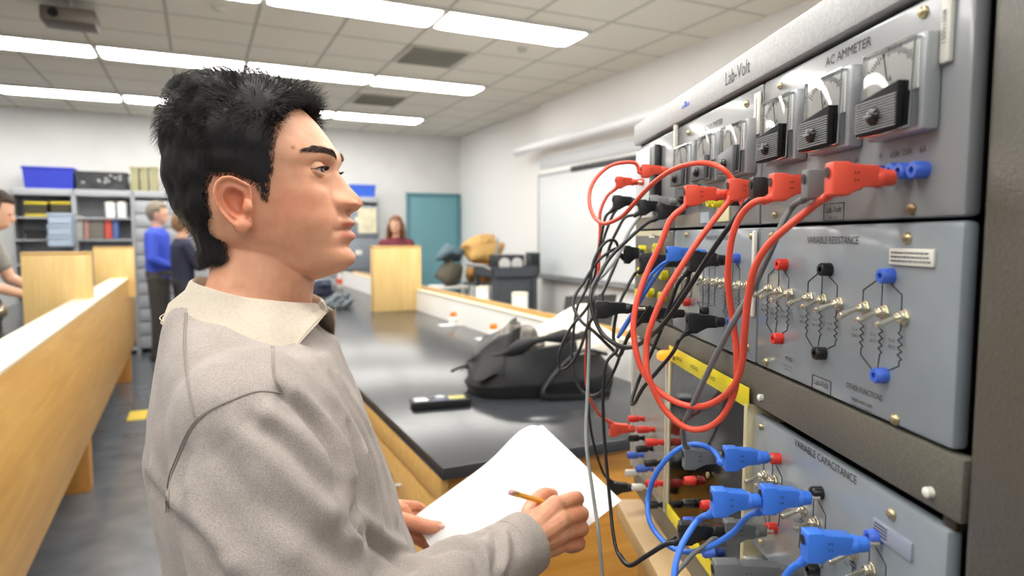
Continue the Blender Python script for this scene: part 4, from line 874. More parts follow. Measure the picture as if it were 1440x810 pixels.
# man in the blue shirt: faces away from the camera to the right, hands at the waist
q = RI(P(229, 505, 8.07))
J = dict(STD); J.update(el_r=(.02,-.25,1.14), wr_r=(.22,-.12,1.02), hd_r=(.3,-.04,1.02), el_l=(.02,.25,1.14), wr_l=(.22,.12,1.02), hd_l=(.3,.04,1.04), tilt=.15)
p = P(228, 505, 8.0); 
figure('person', 'grey-haired man in a bright blue shirt and dark trousers talking at the far cabinets', (p.x, p.y, 0), math.radians(10), 1.90, J, [mat('shirt_blue', (58,84,206), .7), mat('trouser_dark', (70,68,64), .8), mat('hair_grey', (134,124,112), .8)])
p = P(262, 505, 7.6)
J = dict(STD); J.update(el_r=(.12,-.22,1.16), wr_r=(.25,.0,1.18), hd_r=(.3,.1,1.2), el_l=(.12,.22,1.16), wr_l=(.25,.02,1.14), hd_l=(.3,-.06,1.14), tilt=.1)
figure('person', 'brown-haired person in a dark navy sweater with arms folded, beside the blue shirt', (p.x, p.y, 0), math.radians(40), 1.75, J, [mat('sweater_navy', (36,40,66), .8), mat('trouser_black', (44,44,50), .8), mat('hair_sandy', (140,108,78), .8)])
# woman behind the pale tower
q = onv(557, 306, 8.75); J = dict(STD); J.update(tilt=.1, el_l=(.06,.22,1.14), wr_l=(.24,.08,1.2), hd_l=(.3,.0,1.26), el_r=(.06,-.22,1.14), wr_r=(.26,-.08,1.1), hd_r=(.34,-.04,1.12))
pw = R(q[0], 8.75, 0)
figure('person', 'woman with long brown hair in a maroon top behind the pale wooden tower', pw, math.atan2(-pw.y, -pw.x)-.25, (q[2])/1.0*1.0, J, [mat('top_maroon', (112,40,54), .8), mat('trouser_grey', (60,60,68), .8), mat('hair_brown', (122,84,60), .7)], hair='long')
# man leaning at the left picture edge
p = P(-14, 300, 4.9); 
J = dict(STD); J.update(head=(.30,0,1.58), neck=(.22,0,1.43), sh_l=(.19,.18,1.36), sh_r=(.19,-.18,1.36), el_r=(.28,-.26,1.12), wr_r=(.50,-.22,1.04), hd_r=(.60,-.2,.99), el_l=(.28,.24,1.12), wr_l=(.50,.2,1.02), hd_l=(.60,.16,.98), tilt=.35)
q = RI(p)
figure('person', 'dark-haired man in a grey short-sleeved shirt leaning over the left bench', R(onv(-3, 300, 5.75)[0]-.32, 5.75, 0), TH-.1, 1.86, J, [mat('shirt_grey', (150,148,144), .8), mat('jeans_dark', (52,58,76), .8), mat('hair_dark', (58,44,36), .7)], sleeve='short')
# gear on the left bench in front of him
q = onz(8, 412, .9); t = croot('bench_motor', 'dark round motor-like gear with a silver cap on the left bench', 'machine', -1.32, 5.35, .9)
m = MB(); m.lathe([(.0,-.12),(.08,-.12),(.085,-.10),(.085,.10),(.08,.12),(.0,.12)], (0,0,.11), (1,0,.0), 22, caps=False); m.build('motor_body', mat('dark_casing', (46,48,56), .4), t)
m = MB(); m.lathe([(.05,0),(.05,.02),(.03,.035)], (.12,0,.11), (1,0,0)); m.build('silver_cap', SIL, t)
m = MB(); m.bx(-.11, .11, -.08, .08, 0, .03, .004); m.build('foot_plate', MATS['dark_casing'], t)
# ================================================================ the man with the paper
YH = .78; SC_ = YH/F
def Hx(px): return (px-720)*YH/F
def Hz(py): return P(720, py, YH).z
HT = [ # py, front px, back px, centre px, half width mm, squareness
 (127, 352, 340, 346, 8, 2.0), (130, 378, 320, 346, 30, 2.0), (136, 398, 306, 348, 46, 2.1), (148, 422, 291, 349, 60, 2.15), (165, 441, 281, 350, 69, 2.2), (185, 457, 273, 350, 74.5, 2.25), (205, 470, 267, 350, 77, 2.3),
 (225, 479, 262, 350, 77, 2.35), (243, 476, 260, 350, 75, 2.45), (262, 476, 262, 352, 73.5, 2.5), (280, 480, 268, 354, 72, 2.5), (298, 487, 276, 358, 70, 2.45), (309, 491, 283, 362, 68.5, 2.4), (320, 492, 289, 366, 66.5, 2.35), (335, 491, 297, 372, 63, 2.25),
 (347, 493, 314, 380, 57, 2.15), (358, 496, 324, 390, 51, 2.15), (368, 495, 340, 402, 45, 2.15), (377, 487, 362, 416, 37, 2.1), (384, 474, 388, 426, 27, 2.0), (393, 446, 402, 424, 12, 2.0)]
def g(x, s): return math.exp(-(x/s)**2)
def head_pt(py, th):
    fr, bk, cn, w, n = interp(HT, py); c, s = math.cos(th), math.sin(th); cx = Hx(cn); A = Hx(fr)-cx if c > 0 else cx-Hx(bk); e = 2/n if c > 0 else 2/2.1
    a = cx+A*math.copysign(abs(c)**e, c); b = w*.001*math.copysign(abs(s)**e, s); z = Hz(py)
    if c > .0:
        k = c*c
        B = abs(b)
        a += k*(-.0090*g(B-.034, .0150)*g(py-241, 9.0 if py < 241 else 6.0) + .0035*g(B-.026, .018)*g(py-219, 9) + .0045*g(B-.047, .018)*g(py-276, 16) - .0030*g(B-.036, .012)*g(py-262, 8))
        # nose
        pr = interp([(236,0),(243,3),(251,9.5),(260,16),(268,22),(275,27),(281,29),(287,28),(292,24),(297,16),(301,6),(305,0)], py)[0]*SC_
        sg = interp([(236,.009),(250,.0095),(265,.0118),(280,.0150),(292,.0145),(304,.013)], py)[0]
        a += pr*math.exp(-(B/sg)**2.4)
        a += .0165*g(B-.0170, .0062)*g(py-286.5, 7.2); a -= .0030*g(B-.0245, .0035)*g(py-288, 8); a -= .006*g(B-.008, .0042)*g(py-295.5, 3.0)
        # folds, lips, chin
        a -= .0022*g(B-(.021+.0003*(py-292)), .0035)*g(py-308, 13)
        lw = math.exp(-(B/.0215)**4)
        a += lw*(.0065*g(py-313, 5.5)+.0075*g(py-332.5, 6.5)) - .0042*math.exp(-(B/.0265)**6)*g(py-(321.5+B*110), 1.9)
        a -= .0035*g(py-346, 6)*g(B, .022); a -= .0015*g(B, .004)*g(py-304, 5); a -= .003*g(B-.027, .005)*g(py-326, 6)
        a += .0030*g(B, .018)*g(py-364, 9)
    return Vector((a, YH+b, z))
m = MB(); NR = 110; NA = 128
rings = []
for j in range(NR):
    py = 127+(393-127)*j/(NR-1); rings.append([head_pt(py, 2*PI*i/NA) for i in range(NA)])
m.loft(rings); rings_head = rings
for sy in (-1, 1):
    m.sphere((-.2015, YH+.0172*sy, Hz(287.5)), (.0108,.0078,.0092), 16); m.sphere((-.2205, YH+.0150*sy, Hz(286)), (.012,.006,.009), 14)
m.sphere((Hx(496), YH, Hz(284)), (.0108,.0112,.0105), 20)
# neck and the chest under the clothes
def ell(px0, px1, py, hw, Yc=YH, n=40, tilt=0.0):
    c = (Hx(px0)+Hx(px1))/2; A = (Hx(px1)-Hx(px0))/2
    return [Vector((c+A*math.cos(t), Yc+hw*math.sin(t), Hz(py)-tilt*math.cos(t))) for t in [2*PI*i/n for i in range(n)]]
m.loft([ell(300, 428, 300, .046), ell(301, 436, 340, .053), ell(301, 441, 365, .057, tilt=-.006), ell(300, 441, 385, .060, tilt=.0), ell(296, 436, 405, .063, tilt=.006), ell(290, 432, 425, .068, tilt=.012), ell(282, 434, 445, .082, tilt=.016), ell(268, 446, 470, .115, tilt=.01), ell(250, 460, 500, .14)])
# near and far ear
def ear(side):
    Rt = [(0,.95),(20,.92),(45,.98),(70,1.08),(90,1.16),(110,1.2),(135,1.2),(160,1.16),(180,1.06),(200,.98),(225,.97),(250,1.06),(270,1.12),(290,1.12),(310,1.05),(335,.95),(360,.95)]
    # outline traced in the ear's own plane: u forward, v up (mm)
    out = [(11,17),(2,22),(-9,26.5),(-19,26),(-26,19),(-28,9),(-26,-2),(-21,-12),(-14,-21),(-6,-29),(3,-34),(11,-34.5),(16,-30),(15,-24),(13,-17),(14,-6),(14,5)]
    pts = catmull([Vector((x*.93, y*.93, 0)) for x, y in out+out[:1]], 6)[:-1]; n = len(pts); c = Vector((-3,-3,0))
    C = Vector((Hx(0)*0-.2885, YH-side*.0795, Hz(286))); U = Vector((.93, side*.30, .0)).normalized(); V = Vector((.10, .0, 1)).normalized(); N = U.cross(V)*side; N = N if N.y*side < 0 else -N
    def em(q, h): return C+U*q.x*.001+V*q.y*.001+N*h*.001
    rings = []
    prof = [(.60,-16),(.80,-8),(.97,-2.5),(1.0,.5),(.98,2.6),(.93,3.4),(.87,2.8),(.80,.2),(.72,-.6),(.63,1.2),(.55,.8),(.46,-3.5),(.34,-7.0),(.15,-8.5),(.02,-8.8)]
    for (r, h) in prof:
        rg = []
        for p in pts:
            d = p-c; q = c+d*r; hh = h; lobe = max(0, min(1, (-22-q.y)/8)); front = max(0, min(1, (q.x-2)/8))*(1 if abs(q.y+4) < 16 else .4)
            if r < .95: hh = hh*(1-lobe)+2.0*lobe
            if h > -7 and r < .9: hh = hh*(1-.5*front)
            if .3 < r < .75 and q.x > 5 and -14 < q.y < 0: hh += 4.0       # tragus
            if r > .5 and r < .95 and q.x < 0 and q.y > 8: hh -= .5
            rg.append(em(q, hh))
        rings.append(rg)
    m.loft(rings)
    m.sphere(em(Vector((9,-8,0)), 1.5), (.006,.004,.007), 12)
    m.sphere(em(Vector((4,-28,0)), -.5), (.009,.005,.008), 14)
ear(1); ear(-1)
# right hand (writing) and left hand (holding the paper)
def chain(m, pts, rs, n=12):
    pts = [Vector(p) for p in pts]; q = catmull(pts, 4); rr = []
    for i in range(len(pts)-1): rr += [rs[i]+(rs[i+1]-rs[i])*j/4 for j in range(4)]
    rr.append(rs[-1]); m.tube(q, rr, n); m.sphere(q[-1], rs[-1]*1.0, n); m.sphere(q[0], rs[0], n)
hR = m; Wp = P(738, 768, .805)
chain(hR, [P(690, 800, .77), Wp], [.026,.0235])
mc = {'i': P(781,711,.838), 'm': P(789,731,.828), 'r': P(790,750,.830), 'p': P(784,767,.838)}
for k_, r_ in (('i',.0135),('m',.0135),('r',.013),('p',.012)): chain(hR, [Wp+(mc[k_]-P(788,740,.832))*.45, (Wp+mc[k_])*.5+(mc[k_]-P(788,740,.832))*.15, mc[k_]], [.017,.0150,r_])
hR.sphere(P(766,748,.838), (.031,.017,.030), 18)
chain(hR, [mc['i'], P(811,701,.868), P(803,711,.894), P(790,718,.904)], [.0110,.0104,.0088,.0075])
chain(hR, [mc['m'], P(818,722,.862), P(808,735,.888), P(794,734,.893)], [.0110,.0102,.0088,.0075])
chain(hR, [mc['r'], P(819,743,.860), P(806,753,.882), P(793,750,.880)], [.0105,.0098,.0084,.0072])
chain(hR, [mc['p'], P(815,764,.860), P(803,771,.878), P(792,765,.874)], [.0100,.0090,.0075,.0066])
chain(hR, [P(744,742,.822), P(748,716,.856), P(763,697,.886), P(777,696,.901)], [.0165,.0125,.0105,.0085])
chain(hR, [P(748,735,.83), mc['i']], [.014,.012])
hL = m; WL = P(535, 742, 1.03)
chain(hL, [P(505, 750, 1.03), WL], [.026,.024])
hL.sphere(P(556,730,1.052), (.030,.016,.030), 18)
chain(hL, [P(548,728,1.04), P(578,735,1.025), P(602,741,1.018), P(620,742,1.022)], [.014,.0125,.0115,.0095])
for i, (a, b, c_) in enumerate((((560,712),(585,713),(598,720)), ((560,722),(590,727),(612,735)), ((560,735),(590,742),(612,752)), ((558,748),(585,757),(602,768)))):
    chain(hL, [P(*a, 1.06), P(*b, 1.075), P(*c_, 1.085+.002*i)], [.0115,.0100,.0080])
# slim trunk and arms inside the clothes join head and hands into one body
for (S_, E_2, W_) in ((Vector((-.262,.66,1.315)), Vector((-.193,.592,1.085)), P(690,800,.77)), (Vector((-.342,.92,1.315)), Vector((-.34,1.03,1.07)), P(505,750,1.03))):
    m.tube([Vector((-.305,.785,1.36)), S_], [.045,.04], 20); m.tube([S_, (S_+E_2)/2, E_2], [.042,.038,.034], 20); m.sphere(S_, .042, 18); m.sphere(E_2, .036, 18); m.tube([E_2, (E_2+W_)/2, W_], [.035,.032,.026], 20)
m.tube([(-.305,.785,1.38),(-.30,.785,1.2),(-.27,.79,1.0),(-.26,.79,.86)], [.07,.085,.09,.1], 28)
bodym = remesh(m.mesh('b'), .0015, 2, .5)
# join into one body mesh
body = MB()
for me in (bodym,):
    body.add([v.co.copy() for v in me.vertices], [tuple(p.vertices) for p in me.polygons], True)
# eyelids (their own thin folds)
EYB = [(.0320,-1),( -.0320,1)]
def eye_c(s): return Vector((-.2236, YH-.0322*s, Hz(243.5)))
for s in (1, -1):
    C = eye_c(s)
    def lidp(az, el, r): # az: + towards the temple ; measured from gaze axis +X
        return C+Vector((r*math.cos(el)*math.cos(az), -s*r*math.cos(el)*math.sin(az), r*math.sin(el)))
    n = 40; up = []; lo = []
    for i in range(n+1):
        azd = -60+165*i/n; az = math.radians(azd); t = max(0, min(1, (azd+50)/112))
        ap = max(0, math.sin(PI*t)); eu = math.radians(17*ap**.7+3*t-1.5); el_ = math.radians(-13*ap**.8+3*t-1.8)
        up.append([lidp(az, eu, .0122), lidp(az, eu+.01, .0134), lidp(az, eu+.12, .0137), lidp(az, eu+.40, .0132), lidp(az, eu+.60, .0142), lidp(az, eu+.85, .0126), lidp(az*.98, eu+1.1, .0098)])
        lo.append([lidp(az, el_, .0122), lidp(az, el_-.02, .0131), lidp(az, el_-.2, .0135), lidp(az, el_-.5, .0134), lidp(az, el_-.85, .0120), lidp(az, el_-1.1, .0095)])
    for G_ in (up, lo):
        k = len(G_[0]); body.add([p for r in G_ for p in r], [(i*k+j, i*k+j+1, (i+1)*k+j+1, (i+1)*k+j) for i in range(n) for j in range(k-1)], True)
def skin_tint(p):
    """local colour of the skin: lips, flushed ears and cheeks, shaven chin; plus painted shade in nostrils and creases"""
    py = 333+(CAMZ-p.z)/YH*F; B = abs(p.y-YH); px = 720+p.x*F/YH
    c = [1.0, 1.0, 1.0]
    def mul(k, q):
        for i in range(3): c[i] *= 1-k*(1-q[i])
    if p.x < -.13 and p.z > 1.3:
        if px > 440 and B < .03:
            lip = max(g(py-(314.5+B*90), 3.6), g(py-(329+B*30), 5.2))*(1/(1+math.exp((B-.0225)*900)))*(1 if px > 468 else 0); mul(min(1, lip*1.1), (.80,.50,.50))
            mul(.8*math.exp(-(B/.0255)**8)*g(py-(321.5+B*110), 1.5), (.45,.26,.24))  # dark parting between the lips, shade painted into the tint
        mul(.7*g(py-290, 24)*g(px-440, 34)*min(1, max(0, (B-.015)/.02)), (.92,.66,.60)); mul(.5*g(py-283, 13)*g(px-503, 16), (.95,.72,.66))
        mul(.35*g(py-312, 5)*(px > 466)*(B < .03), (.72,.68,.66)); mul(.30*g(py-358, 16)*(px > 430), (.84,.78,.72)); mul(.35*g(py-330, 30)*g(px-400, 40)*(B > .03), (.93,.76,.68))
        mul(.85*math.exp(-((B-.0095)/.0036)**2)*g(py-296.5, 3.0)*g(px-491, 9), (.35,.20,.17)); mul(.35*g(B-.0245, .003)*g(py-290, 8)*(px > 465), (.82,.58,.50))  # nostril hollow and nose-wing crease: shade painted into the skin colour
        er = (g(px-372, 26)*g(py-288, 34) if B > .071 else 0); mul(min(1, er*1.1), (.97,.66,.58))
        mul(.9*g(px-439.5, 2.2)*g(py-219, 2.2)*(p.y < YH), (.40,.26,.20))       # small mole at the temple
        mul(.25*g(py-250, 6)*g(B-.034, .02), (.80,.66,.60))
        for bb in (0,):
            br = g(py-(221-2.2*math.sin(min(1, max(0, (B-.012)/.04))*PI)), 3.4)*(.011 < B < .053)*(px > 440); mul(.35*min(1, br), (.42,.34,.30))
    elif p.z < 1.3:
        n = noise.noise(p*55); mul(.28+.18*n, (.95,.70,.62))
        if p.y > .85 or p.x > .08: mul(.35, (.98,.70,.64))
    return c
SK = bpy.data.materials.new('skin'); SK.use_nodes = True; nt = SK.node_tree; b_ = nt.nodes['Principled BSDF']
b_.inputs['Roughness'].default_value = .46; b_.inputs['Subsurface Weight'].default_value = .22; b_.inputs['Subsurface Radius'].default_value = (1,.3,.15); b_.inputs['Subsurface Scale'].default_value = .006; b_.inputs['Specular IOR Level'].default_value = .42
at = nt.nodes.new('ShaderNodeVertexColor'); at.layer_name = 'tint'; mx = nt.nodes.new('ShaderNodeMix'); mx.data_type = 'RGBA'; mx.blend_type = 'MULTIPLY'; mx.inputs[0].default_value = 1
tc = nt.nodes.new('ShaderNodeTexCoord'); n1 = nt.nodes.new('ShaderNodeTexNoise'); n1.inputs['Scale'].default_value = 60; n1.inputs['Detail'].default_value = 6; rr = nt.nodes.new('ShaderNodeValToRGB')
rr.color_ramp.elements[0].position = .3; rr.color_ramp.elements[1].position = .7; rr.color_ramp.elements[0].color = lin((208,150,118)); rr.color_ramp.elements[1].color = lin((220,166,134))
nt.links.new(tc.outputs['Object'], n1.inputs['Vector']); nt.links.new(n1.outputs['Fac'], rr.inputs['Fac']); nt.links.new(rr.outputs['Color'], mx.inputs[6]); nt.links.new(at.outputs['Color'], mx.inputs[7]); nt.links.new(mx.outputs[2], b_.inputs['Base Color'])
n2 = nt.nodes.new('ShaderNodeTexNoise'); n2.inputs['Scale'].default_value = 900; bp = nt.nodes.new('ShaderNodeBump'); bp.inputs['Strength'].default_value = .25; bp.inputs['Distance'].default_value = .0006
nt.links.new(tc.outputs['Object'], n2.inputs['Vector']); nt.links.new(n2.outputs['Fac'], bp.inputs['Height']); nt.links.new(bp.outputs['Normal'], b_.inputs['Normal'])
MLOC = Vector((-.27, .80, 0))
man = root('person', 'black-haired man in a grey long-sleeved pullover with a cream collar, writing on a sheet', 'person', MLOC, 0)
bo = body.build('body', SK, man, sharp=180)
def offset_children():
    pass
me = bo.data; ca_ = me.color_attributes.new('tint', 'FLOAT_COLOR', 'POINT'); buf = []
for v in me.vertices:
    p_ = v.co; c = skin_tint(p_) if (p_.z > 1.38 or p_.x > -.02 or (p_.y > .97 and p_.x > -.22)) else (1,1,1); buf += [c[0]**1.0, c[1], c[2], 1]
ca_.data.foreach_set('color', buf)
me.transform(Matrix.Translation(-MLOC))
# nails
m = MB()
for (q, d) in ((P(621,740.5,1.0125), .0),): m.sphere(q, (.0062,.003,.0048), 12)
m.build('fingernail', mat('nail', (240,196,178), .25), man, MLOC)
# eyes
EYE = mat('eyeball', (214,204,196), .12, coat=.6); IRI = mat('iris', (58,36,26), .15, coat=.8); PUP = mat('pupil', (8,7,7), .08, coat=1)
for s in (1, -1):
    C = eye_c(s); m = MB(); m.sphere(C, .0119, 24, 0); G_ = Vector((1, 0, .10)).normalized()
    m.lathe([(.0062,.01025),(.0058,.0108),(.0048,.0113),(.0026,.0119)], C, G_, 24, 1, caps=False); m.lathe([(.0027,.01192),(.0001,.01225)], C, G_, 16, 2, caps=False); m.build('eye', [EYE, IRI, PUP], man, MLOC)
# ---------------------------------------------------------------- hair
HAIR = mat('black_hair', (22,18,17), .5, spec=.4, noise_s=30, noise_a=.3); HAIR2 = mat('hair_strands', (22,19,18), .5, spec=.4)
poly = [(452,158),(438,160),(427,168),(423,186),(421,213),(418,244),(413,266),(409,290),(402,284),(396,268),(382,262),(367,256),(345,255),(336,268),(335,290),(341,321),(350,345),(352,362),(340,369),(300,370),(200,370),(200,90),(470,90)]
def inpoly(x, y):
    c = False; j = len(poly)-1
    for i in range(len(poly)):
        xi, yi = poly[i]; xj, yj = poly[j]
        if (yi > y) != (yj > y) and x < (xj-xi)*(y-yi)/(yj-yi)+xi: c = not c
        j = i
    return c
def edge_d(x, y):
    best = 1e9
    for i in range(19):
        (x0, y0), (x1, y1) = poly[i], poly[i+1]; t = max(0, min(1, ((x-x0)*(x1-x0)+(y-y0)*(y1-y0))/((x1-x0)**2+(y1-y0)**2))); best = min(best, math.hypot(x-x0-t*(x1-x0), y-y0-t*(y1-y0)))
    return best
def sag(p): return 720+p.x*F/YH, 333+(CAMZ-p.z)/YH*F
CH = Vector((Hx(350), YH, Hz(215)))
def scalp(py, th):
    """scalp point; below the skull's back the nape of the neck"""
    p = head_pt(py, th)
    if py > 300: 
        k = min(1, (py-300)/40); q = Vector((Hx(368)+(Hx(368)-Hx(291))*math.cos(th) if math.cos(th) < 0 else p.x, YH+.058*math.sin(th), p.z)); p = p.lerp(q, k)
    return p
def thick(px, py, B):
    top = max(0, min(1, (225-py)/70)); back = max(0, min(1, (330-px)/50)); d = min(1, edge_d(px, py)/22)
    side = max(0, min(1, (B-.045)/.03))
    t = .008+.0150*top*(1-.35*side)+.009*back*(1-max(0, (py-300)/70)*.75)+.013*g(py-328, 27)*back; return max(.0015, t*(.25+.75*d**.7))
m = MB(); nA, nR = 150, 120; grid = {}; rr_ = random.Random(4)
for j in range(nR):
    py = 127.2+(370-127.2)*j/(nR-1)
    for i in range(nA):
        th = 2*PI*i/nA; p = scalp(py, th); x, y = sag(p); B = abs(p.y-YH)
        if inpoly(x, y) and edge_d(x, y) > 3.5:
            nrm = (p-CH); nrm.x *= .8; nrm.normalize(); T = thick(x, y, B)*.72; nn = noise.noise(p*45)*.004+noise.noise(Vector((p.x*160, p.y*60, p.z*60)))*.0022
            grid[(i, j)] = len(m.v); m.v.append(p+nrm*(T+nn*min(1, T/.01)))
for (i, j) in list(grid):
    k = [(i, j), ((i+1) % nA, j), ((i+1) % nA, j+1), (i, j+1)]
    if all(q in grid for q in k): m.f.append(tuple(grid[q] for q in k)); m.m.append(0); m.s.append(True)
cap = [grid[(i, 0)] for i in range(nA) if (i, 0) in grid]
if len(cap) > 2: m.f.append(tuple(cap)); m.m.append(0); m.s.append(True)
ho = m.build('hair', HAIR, man, MLOC, sharp=180)
hm_ = MB(); hm_.loft(rings_head); hbv = BVHTree.FromPolygons(hm_.v, hm_.f); m = MB(); NS = 18000; made = 0
vs = []; fs = []
while made < NS:
    py = 127.5+242*rr_.random()**1.0; th = 2*PI*rr_.random(); p = scalp(py, th); x, y = sag(p)
    if not inpoly(x, y): continue
    if made > 12500 and edge_d(x, y) > 16: continue
    B = abs(p.y-YH); sd = 1 if p.y > YH else -1
    # fewer roots on the far side, which no view reaches
    nrm = (p-CH); nrm.x *= .8; nrm.normalize(); T = thick(x, y, B); top = max(0, min(1, (215-y)/55)); front = max(0, min(1, (x-385)/45)); d = edge_d(x, y)
    side = max(0, min(1, (B-.05)/.02))*(1-top)
    flow = Vector((-.55, 0, -.15))*top*(1-front)+Vector((.95, 0, .30))*top*front+Vector((-.35, sd*.12, -.85))*(1-top)
    if x < 300: flow += Vector((-.25, 0, -.4))*(1-top)
    tf = 1-.85*front*top; flow = flow-nrm*flow.dot(nrm)*tf
    flow += Vector((rr_.gauss(0,.22), rr_.gauss(0,.22), rr_.gauss(0,.22))); cl = Vector((noise.noise(p*38), noise.noise(p*38+Vector((9,0,0))), noise.noise(p*38+Vector((0,9,0)))))*.75; flow += cl*(.4+.6*top)
    L = (.010+.028*top+.010*max(0, min(1, (320-x)/60)))*rr_.uniform(.6, 1.15)*(.5+.5*min(1, d/25))
    if top > .5 and front > .3: L *= rr_.uniform(.8, 1.35)
    lift = .22+.20*top+.45*front*top
    q = p+nrm*T*.35; pts = [q]; dv = (nrm*lift+flow*.35).normalized(); ns = 4
    for k in range(ns):
        q = q+dv*(L/ns)
        if front*top < .55 and y < 320:
            hh_ = hbv.find_nearest(q)
            if hh_[0] is not None:
                dd_ = q-hh_[0]; mxd = T*(1.0+.25*front)+.0015
                if dd_.length > mxd: q = hh_[0]+dd_.normalized()*mxd
        pts.append(q); n3 = (q-CH).normalized(); dv = (dv+flow*.36-n3*(.10 if front*top < .3 else 0)).normalized()
        lim = (q-CH).length
    r0 = .00042 if top > .3 else .00030
    X_, Y_, Z_ = frame(dv); o = len(vs)
    for k, q in enumerate(pts[:-1]):
        r = r0*(1-k/(ns+.6)); vs += [q+X_*r, q-X_*r*.5+Y_*r*.87, q-X_*r*.5-Y_*r*.87]
    vs.append(pts[-1]); e = len(vs)-1
    for k in range(ns-1):
        a = o+3*k
        for w_ in range(3): w2 = (w_+1) % 3; fs.append((a+w_, a+w2, a+3+w2, a+3+w_))
    a = o+3*(ns-1)
    for w_ in range(3): fs.append((a+w_, a+(w_+1) % 3, e))
    made += 1
m.add(vs, fs, True); m.build('hair_strands', HAIR2, ho, MLOC, sharp=180).data
# eyebrows and lashes: short hairs on the skin
bvh = BVHTree.FromPolygons([v for v in body.v], body.f)
rr_ = random.Random(8); BRW = mat('brow_hair', (66,50,42), .6)
for s in (1, -1):
    m = MB()
    for i in range(330):
        t = rr_.random(); B = .011+.041*t; mid = 222.5-7.5*math.sin(min(1, t*1.2)*PI*.5)+3.0*max(0, t-.65)/.35; wd = (4.4 if t < .7 else 4.4*(1-(t-.7)/.3*.7)); py = mid+rr_.uniform(-1, 1)*wd
        o = Vector((-.10, YH-s*B, Hz(py))); hit = bvh.ray_cast(o, Vector((-1, s*.35*0, 0)))
        if hit[0] is None: continue
        q = hit[0]; nn = hit[1]; nn = nn if nn.x > 0 else -nn; d = Vector((-.35, -s*.8, .45-.75*t+rr_.gauss(0,.12))); d = (d-nn*d.dot(nn)).normalized(); L = rr_.uniform(.006,.0105)
        m.tube([q, q+d*L*.5+nn*.0007, q+d*L+nn*.0005], [.00026,.00020,.00006], 3)
    m.build('eyebrow', BRW, ho, MLOC, sharp=180); m = MB(); C = eye_c(s)
    ll_ = []
    for i in range(44):
        t = i/43; az = math.radians(-42+102*t); t2 = (math.degrees(az)+50)/112; eu = math.radians(17*max(0, math.sin(PI*t2))**.7+3*t2-1.5)
        b0 = C+Vector((.0134*math.cos(eu)*math.cos(az), -s*.0134*math.cos(eu)*math.sin(az), .0134*math.sin(eu))); d = Vector((math.cos(az), -s*math.sin(az), .05)).normalized()
        m.tube([b0, b0+d*.0028-Vector((0,0,.0006)), b0+d*.005+Vector((0,0,.0006))], [.00022,.00018,.00006], 3); ll_.append(b0+d*.0002)
    m.tube(ll_, [.0003+.0004*math.sin(PI*min(1, i/30)) for i in range(44)], 5); m.build('eyelashes', HAIR, ho, MLOC, sharp=180)

# ---------------------------------------------------------------- pullover
sw = MB()
SEC = [ # z, front x, back x, y centre, half width, squareness
 (1.425, -.245, -.382, .782, .066, 2.0), (1.412, -.236, -.390, .782, .088, 2.0), (1.395, -.226, -.398, .785, .125, 2.1), (1.37, -.212, -.409, .788, .162, 2.3), (1.34, -.200, -.419, .79, .180, 2.4), (1.30, -.184, -.428, .79, .186, 2.5), (1.25, -.166, -.434, .79, .183, 2.4),
 (1.20, -.150, -.434, .79, .180, 2.3), (1.15, -.132, -.428, .79, .180, 2.2), (1.10, -.118, -.420, .79, .182, 2.2), (1.04, -.110, -.410, .79, .184, 2.2), (.96, -.108, -.402, .79, .184, 2.2), (.88, -.115, -.402, .79, .182, 2.2), (.86, -.118, -.400, .79, .180, 2.2)]
SKW = .24; rings = []
for (z, xf, xb, yc, hw, n) in SEC:
    c = (xf+xb)/2; A = (xf-xb)/2; e = 2/n
    rings.append([Vector((c+A*math.copysign(abs(math.cos(t))**e, math.cos(t))-SKW*min(1, (1.43-z)/.09)*hw*math.copysign(abs(math.sin(t))**e, math.sin(t)), yc+hw*math.copysign(abs(math.sin(t))**e, math.sin(t)), z-(.02*math.cos(t) if z > 1.38 else 0))) for t in [2*PI*i/48 for i in range(48)]])
sw.loft(rings)
SR, ER, WR = Vector((-.262,.648,1.315)), Vector((-.193,.592,1.085)), P(741, 763, .80)
SL, EL, WL_ = Vector((-.342,.925,1.315)), Vector((-.34,1.03,1.07)), P(533, 742, 1.03)
def arm(S, E, Wr, k=1):
    u = [S+(E-S)*t for t in (0,.2,.45,.7,1)]; sw.tube(u, [.074*k,.081*k,.083*k,.078*k,.066*k], 28); sw.sphere(S, .076*k, 24); sw.sphere(E, .067*k, 22)
    f = [E+(Wr-E)*t for t in (0,.25,.5,.75,.9,1)]; sw.tube(f, [.064*k,.060*k,.053*k,.045*k,.040*k,.0365*k], 24)
arm(SR, ER, WR); arm(SL, EL, WL_, .95)
swm = remesh(sw.mesh('s'), .0046, 14, .5)
vv = [v.co.copy() for v in swm.vertices]; ff = [tuple(p.vertices) for p in swm.polygons]; nn_ = [v.normal.copy() for v in swm.vertices]
sb_ = BVHTree.FromPolygons(vv, ff)
def hitpx(px, py, tree=None):
    r = Vector(ray(px, py)).normalized(); h = (tree or sb_).ray_cast(Vector((0,0,CAMZ)), r); return h[0]
def hitline(pts, k=7, tree=None):
    out = []
    for q in catmull([Vector((a, b, 0)) for a, b in pts], k):
        h = hitpx(q.x, q.y, tree)
        if h is not None: out.append(h)
    return out
